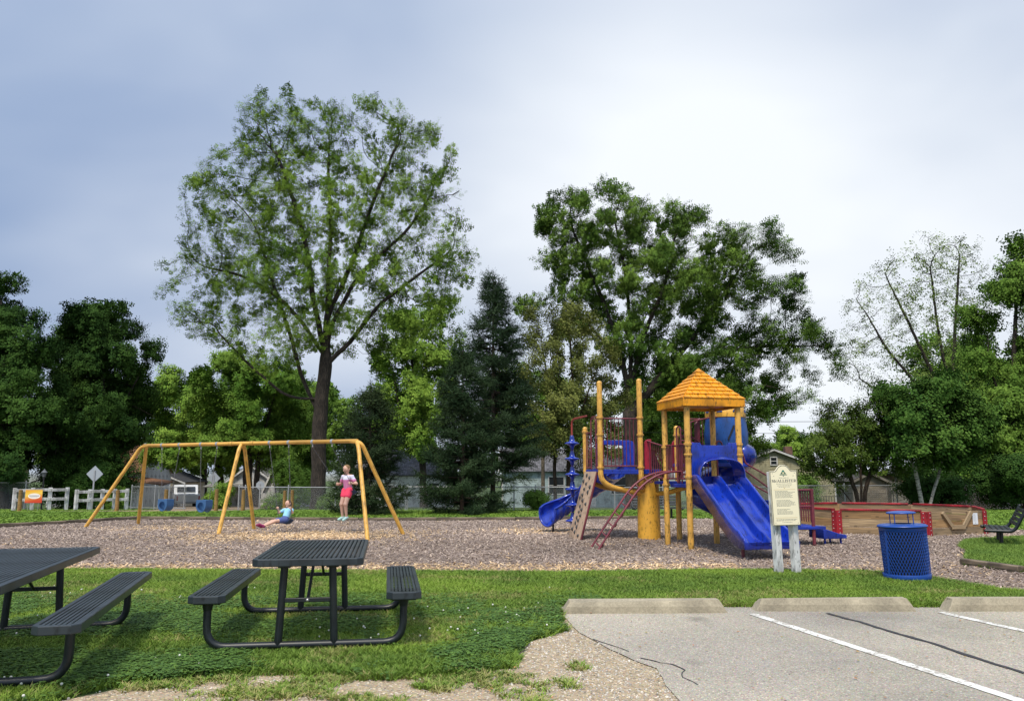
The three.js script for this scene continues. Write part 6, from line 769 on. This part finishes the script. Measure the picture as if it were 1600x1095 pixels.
// pose: joints in metres in the child's own frame (x to her left as seen, y up, z towards where she faces)
function girl(label, P, p, turn, o) {
  const t = thing('person', label, 'person', p, turn), s = o.s; const J = k => P[k];
  const dirOfHead = V(...P.head).sub(V(...P.neck)).normalize();
  const limbs = [cap(P.hip, P.chest, .085 * s, .092 * s), cap(P.chest, P.neck, .08 * s, .04 * s), cap(P.shL, P.shR, .05 * s, .05 * s), cap(P.neck, P.head, .038 * s, .042 * s)];
  const arm = [], leg = []; for (const q of ['L', 'R']) { arm.push(cap(P['sh' + q], P['el' + q], .040 * s, .031 * s), cap(P['el' + q], P['ha' + q], .031 * s, .022 * s)); leg.push(cap(P['hp' + q], P['kn' + q], .072 * s, .048 * s), cap(P['kn' + q], P['an' + q], .047 * s, .030 * s), cap(P['an' + q], P['to' + q], .030 * s, .024 * s)); }
  const body = uni([...limbs, ...arm, ...leg], .022 * s); const all = Object.values(P), lo = [0, 1, 2].map(i => Math.min(...all.map(q => q[i])) - .16), hi = [0, 1, 2].map(i => Math.max(...all.map(q => q[i])) + .16);
  const parts = [nets(body, lo, hi, .0125)];
  // head in its own fine grid: skull, jaw, nose, ears, eye sockets
  const hc = P.head, R = .088 * s, f = V(...o.face).normalize(), up = dirOfHead.clone().addScaledVector(f, -dirOfHead.dot(f)).normalize(), rt = up.clone().cross(f); const hp = (x, y, z) => [hc[0] + rt.x * x + up.x * y + f.x * z, hc[1] + rt.y * x + up.y * y + f.y * z, hc[2] + rt.z * x + up.z * y + f.z * z];
  const head = uni([ell(hp(0, R * .25, 0), [R * .92, R * 1.12, R]), cap(hp(0, -R * .35, R * .2), hp(0, -R * .72, R * .42), R * .6, R * .34), cap(hp(0, R * .1, R * .92), hp(0, -R * .18, R * 1.1), R * .1, R * .15), cap(hp(-R * .9, 0, 0), hp(-R * .98, .2 * R, -.05 * R), R * .13, R * .17), cap(hp(R * .9, 0, 0), hp(R * .98, .2 * R, -.05 * R), R * .13, R * .17)], R * .12);
  const sock = [-1, 1].map(k => hp(k * R * .36, R * .16, R * 1.02)); const headF = (x, y, z) => Math.max(head(x, y, z), ...sock.map(q => R * .16 - Math.hypot(x - q[0], y - q[1], z - q[2])));
  parts.push(nets(headF, hc.map(q => q - R * 1.6), hc.map(q => q + R * 1.6), .005));
  // hands: palm, four fingers closed round the chain, thumb across
  for (const q of ['L', 'R']) { const h = P['ha' + q], e = P['el' + q], d = V(h[0] - e[0], h[1] - e[1], h[2] - e[2]).normalize(), ax = V(0, 1, 0).addScaledVector(d, -d.y).normalize(), n = d.clone().cross(ax); const at = (a, b, c) => [h[0] + d.x * a + ax.x * b + n.x * c, h[1] + d.y * a + ax.y * b + n.y * c, h[2] + d.z * a + ax.z * b + n.z * c].map(v => v); const k = s; const fs = [cap(at(0, -.012 * k, 0), at(.035 * k, -.012 * k, .0), .021 * k, .02 * k), cap(at(0, .014 * k, 0), at(.035 * k, .014 * k, 0), .02 * k, .02 * k)]; [[.024, .95], [.008, 1.05], [-.008, 1], [-.024, .82]].forEach(([b, l]) => { b *= k; l *= k; fs.push(cap(at(.04 * k, b, -.004), at(.062 * l, b, .014), .0085 * k, .008 * k), cap(at(.062 * l, b, .014), at(.05 * l, b, .036), .008 * k, .0075 * k), cap(at(.05 * l, b, .036), at(.028 * l, b, .036), .0075 * k, .007 * k)); }); fs.push(cap(at(.012 * k, .026 * k, .01), at(.03 * k, .034 * k, .034), .0095 * k, .0085 * k), cap(at(.03 * k, .034 * k, .034), at(.05 * k, .02 * k, .044), .0085 * k, .007 * k)); const hf = uni(fs, .006); parts.push(nets(hf, h.map(v => v - .11), h.map(v => v + .11), .0042)); }
  mesh('body', merge(parts), skin, t);
  for (const k of [-1, 1]) { const q = hp(k * R * .36, R * .16, R * .875); mesh('eye', ball(R * .115, ...q, 10), mat({ color: lin(.05, .035, .03), roughness: .2 }), t); }
  mesh('mouth', pipe([hp(-R * .26, -R * .36, R * .86), hp(0, -R * .42, R * .93), hp(R * .26, -R * .36, R * .86)], R * .05, 10, 6), mat({ color: lin(.35, .09, .08), roughness: .5 }), t);
  // hair
  const hairF = uni([ell(hp(0, R * .42, -R * .16), [R * 1.03, R * 1.06, R * 1.02]), ...o.hair.map(([a, b, r1, r2]) => cap(hp(...a.map(v => v * R)), hp(...b.map(v => v * R)), r1 * R, r2 * R))], R * .25); const cutH = (x, y, z) => { const dx = x - hc[0], dy = y - hc[1], dz = z - hc[2], u = dx * up.x + dy * up.y + dz * up.z, w = dx * f.x + dy * f.y + dz * f.z; return Math.max(hairF(x, y, z), (w - R * .45) - Math.max(0, u - R * .62) * 2.2); }; mesh('hair', nets(cutH, hc.map(v => v - R * 3), hc.map(v => v + R * 2), .008), fabric(o.hairC), t);
  // clothes: the same limbs a little fuller, cut at hem and cuff
  const shirtF = uni([cap(P.hip, P.chest, .098 * s, .102 * s), cap(P.chest, P.neck, .088 * s, .05 * s), cap(P.shL, P.shR, .058 * s, .058 * s), ...['L', 'R'].map(q => cap(P['sh' + q], P['sh' + q].map((v, i) => lerp(v, P['el' + q][i], .55)), .052 * s, .05 * s))], .03 * s); const hip = V(...P.hip), tax = V(...P.chest).sub(hip).normalize(), nk = V(...P.neck).sub(hip).dot(tax); const along = (x, y, z) => (x - hip.x) * tax.x + (y - hip.y) * tax.y + (z - hip.z) * tax.z;
  const band = (F, a, b) => (x, y, z) => { const w = along(x, y, z); return Math.max(F(x, y, z), a - w, w - b); };
  const lo2 = lo, hi2 = hi, split = nk * o.split; mesh('shirt', nets(band(shirtF, -.015, nk - .012), lo2, hi2, .011), fabric(o.shirt), t).userData.label = o.shirtLabel; if (o.split) mesh('shirt_front', nets(band((x, y, z) => shirtF(x, y, z) - .003, -.02, split), lo2, hi2, .011), fabric(o.shirt2), t);
  const shorts = uni([cap(P.hip, P.hip.map((v, i) => v + tax.getComponent(i) * .05), .102 * s, .1 * s), ...['L', 'R'].map(q => cap(P['hp' + q], P['hp' + q].map((v, i) => lerp(v, P['kn' + q][i], o.short)), .086 * s, .08 * s))], .025 * s); mesh('shorts', nets(shorts, lo2, hi2, .011), fabric(o.shorts), t);
  for (const q of ['L', 'R']) { const a = P['an' + q], b = P['to' + q]; const F = uni([cap(a, b, .038 * s, .033 * s), cap(a.map((v, i) => lerp(v, b[i], -.15)), a, .036 * s, .038 * s)], .02); mesh('shoe', nets(F, a.map((v, i) => Math.min(v, b[i]) - .08), a.map((v, i) => Math.max(v, b[i]) + .08), .008), fabric(o.shoes), t); }
  return t;
}
const faceTurn = Math.atan2(-SW.n.x, -SW.n.z); // both girls face the camera side of the swing
function beltSwing(label, seat, s0, s1, tilt) {
  const t = thing('belt_swing', label, 'swing', seat, faceTurn); const c = 13, pos = []; const path = []; for (let i = 0; i < c; i++) { const f = i / (c - 1) * 2 - 1; path.push([f * .2, .055 * f * f - .01 + .05 * Math.pow(Math.abs(f), 4), 0]); }
  const l = []; for (let i = 0; i < c - 1; i++) { const a = path[i], b = path[i + 1], g = new THREE.BoxGeometry(Math.hypot(b[0] - a[0], b[1] - a[1]) + .004, .012, .14); g.rotateZ(Math.atan2(b[1] - a[1], b[0] - a[0])); g.translate((a[0] + b[0]) / 2, (a[1] + b[1]) / 2, 0); l.push(g); } const sg = merge(l); sg.rotateX(tilt); mesh('belt_seat', sg, mat({ color: lin(.02, .05, .12), roughness: .6 }), t);
  t.updateMatrixWorld(); const inv = t.matrixWorld.clone().invert(); [[s0, -1], [s1, 1]].forEach(([s, k]) => { const a = beamAt(s); a.y -= .12; mesh('chain', chainGeo(a.applyMatrix4(inv), V(k * .2, .1, 0)), M.chain, t); }); return inv;
}
{ // older girl, swung back and high, legs hanging
  const D = 1.0, c = beamAt(2.54).addScaledVector(SW.n, D), seat = [c.x, .93, c.z]; const inv = beltSwing('belt swing carried back by the girl in pink shorts', seat, 2.25, 2.83, -.5);
  const ch = (s, k, y) => { const a = beamAt(s); a.y -= .12; a.applyMatrix4(inv); const b = V(k * .2, .1, 0), f = (y - b.y) / (a.y - b.y); return [lerp(b.x, a.x, f), y, lerp(b.z, a.z, f)]; };
  const hR = ch(2.83, 1, .26), hL = ch(2.25, -1, .24);
  girl('girl in white and pink shirt and pink shorts on a swing, legs hanging', { hip: [0, .1, -.01], chest: [0, .35, .03], neck: [0, .47, .03], head: [-.01, .58, .06], shL: [-.115, .42, .02], shR: [.115, .42, .02], elL: [-.24, .24, -.02], elR: [.25, .25, -.01], haL: [hL[0] + .012, hL[1], hL[2] - .03], haR: [hR[0] - .012, hR[1], hR[2] - .03], hpL: [-.065, .075, .02], hpR: [.065, .075, .02], knL: [-.065, -.24, .14], knR: [.06, -.24, .15], anL: [-.075, -.56, .07], anR: [.05, -.56, .08], toL: [-.095, -.60, .19], toR: [.05, -.61, .2] }, seat, faceTurn, { s: 1, face: [-.05, -.08, 1], hair: [[[0, .2, -.9], [0, -.3, -1.15], .35, .22]], hairC: [.20, .12, .055], shirt: [.66, .66, .80], shirtLabel: 'pale lilac short-sleeved shirt', split: .72, shirt2: [.62, .22, .42], shorts: [.80, .06, .13], short: .36, shoes: [.42, .62, .60] });
}
{ // smaller girl, leaning back with her legs out
  const c = beamAt(1.22).addScaledVector(SW.n, .3), seat = [c.x, .24, c.z]; const inv = beltSwing('low belt swing under the girl in the light blue shirt', seat, .92, 1.52, -.25); const ch = (s, k, y) => { const a = beamAt(s); a.y -= .12; a.applyMatrix4(inv); const b = V(k * .2, .1, 0), f = (y - b.y) / (a.y - b.y); return [lerp(b.x, a.x, f), y, lerp(b.z, a.z, f)]; };
  const hR = ch(1.52, 1, .34), hL = ch(.92, -1, .33);
  girl('small girl in light blue shirt leaning back on a swing, legs out', { hip: [0, .085, -.01], chest: [-.01, .255, -.10], neck: [-.01, .345, -.12], head: [-.02, .44, -.11], shL: [-.105, .315, -.11], shR: [.095, .315, -.115], elL: [-.21, .24, -.02], elR: [.2, .25, -.03], haL: [hL[0] + .01, hL[1], hL[2] - .02], haR: [hR[0] - .01, hR[1], hR[2] - .02], hpL: [-.06, .07, .03], hpR: [.05, .07, .03], knL: [-.14, .05, .28], knR: [-.03, .06, .29], anL: [-.27, -.06, .5], anR: [-.17, -.05, .53], toL: [-.31, -.02, .6], toR: [-.21, .0, .63] }, seat, faceTurn, { s: .84, face: [-.1, .25, 1], hair: [[[-.5, 0, -.6], [-.75, -.9, -.4], .5, .3], [[.5, 0, -.6], [.75, -.9, -.4], .5, .3]], hairC: [.09, .04, .025], shirt: [.30, .62, .82], shirtLabel: 'light blue shirt', split: 0, shirt2: [.3, .6, .8], shorts: [.07, .10, .27], short: .5, shoes: [.28, .03, .12] });
}
renderer.render(scene, camera);
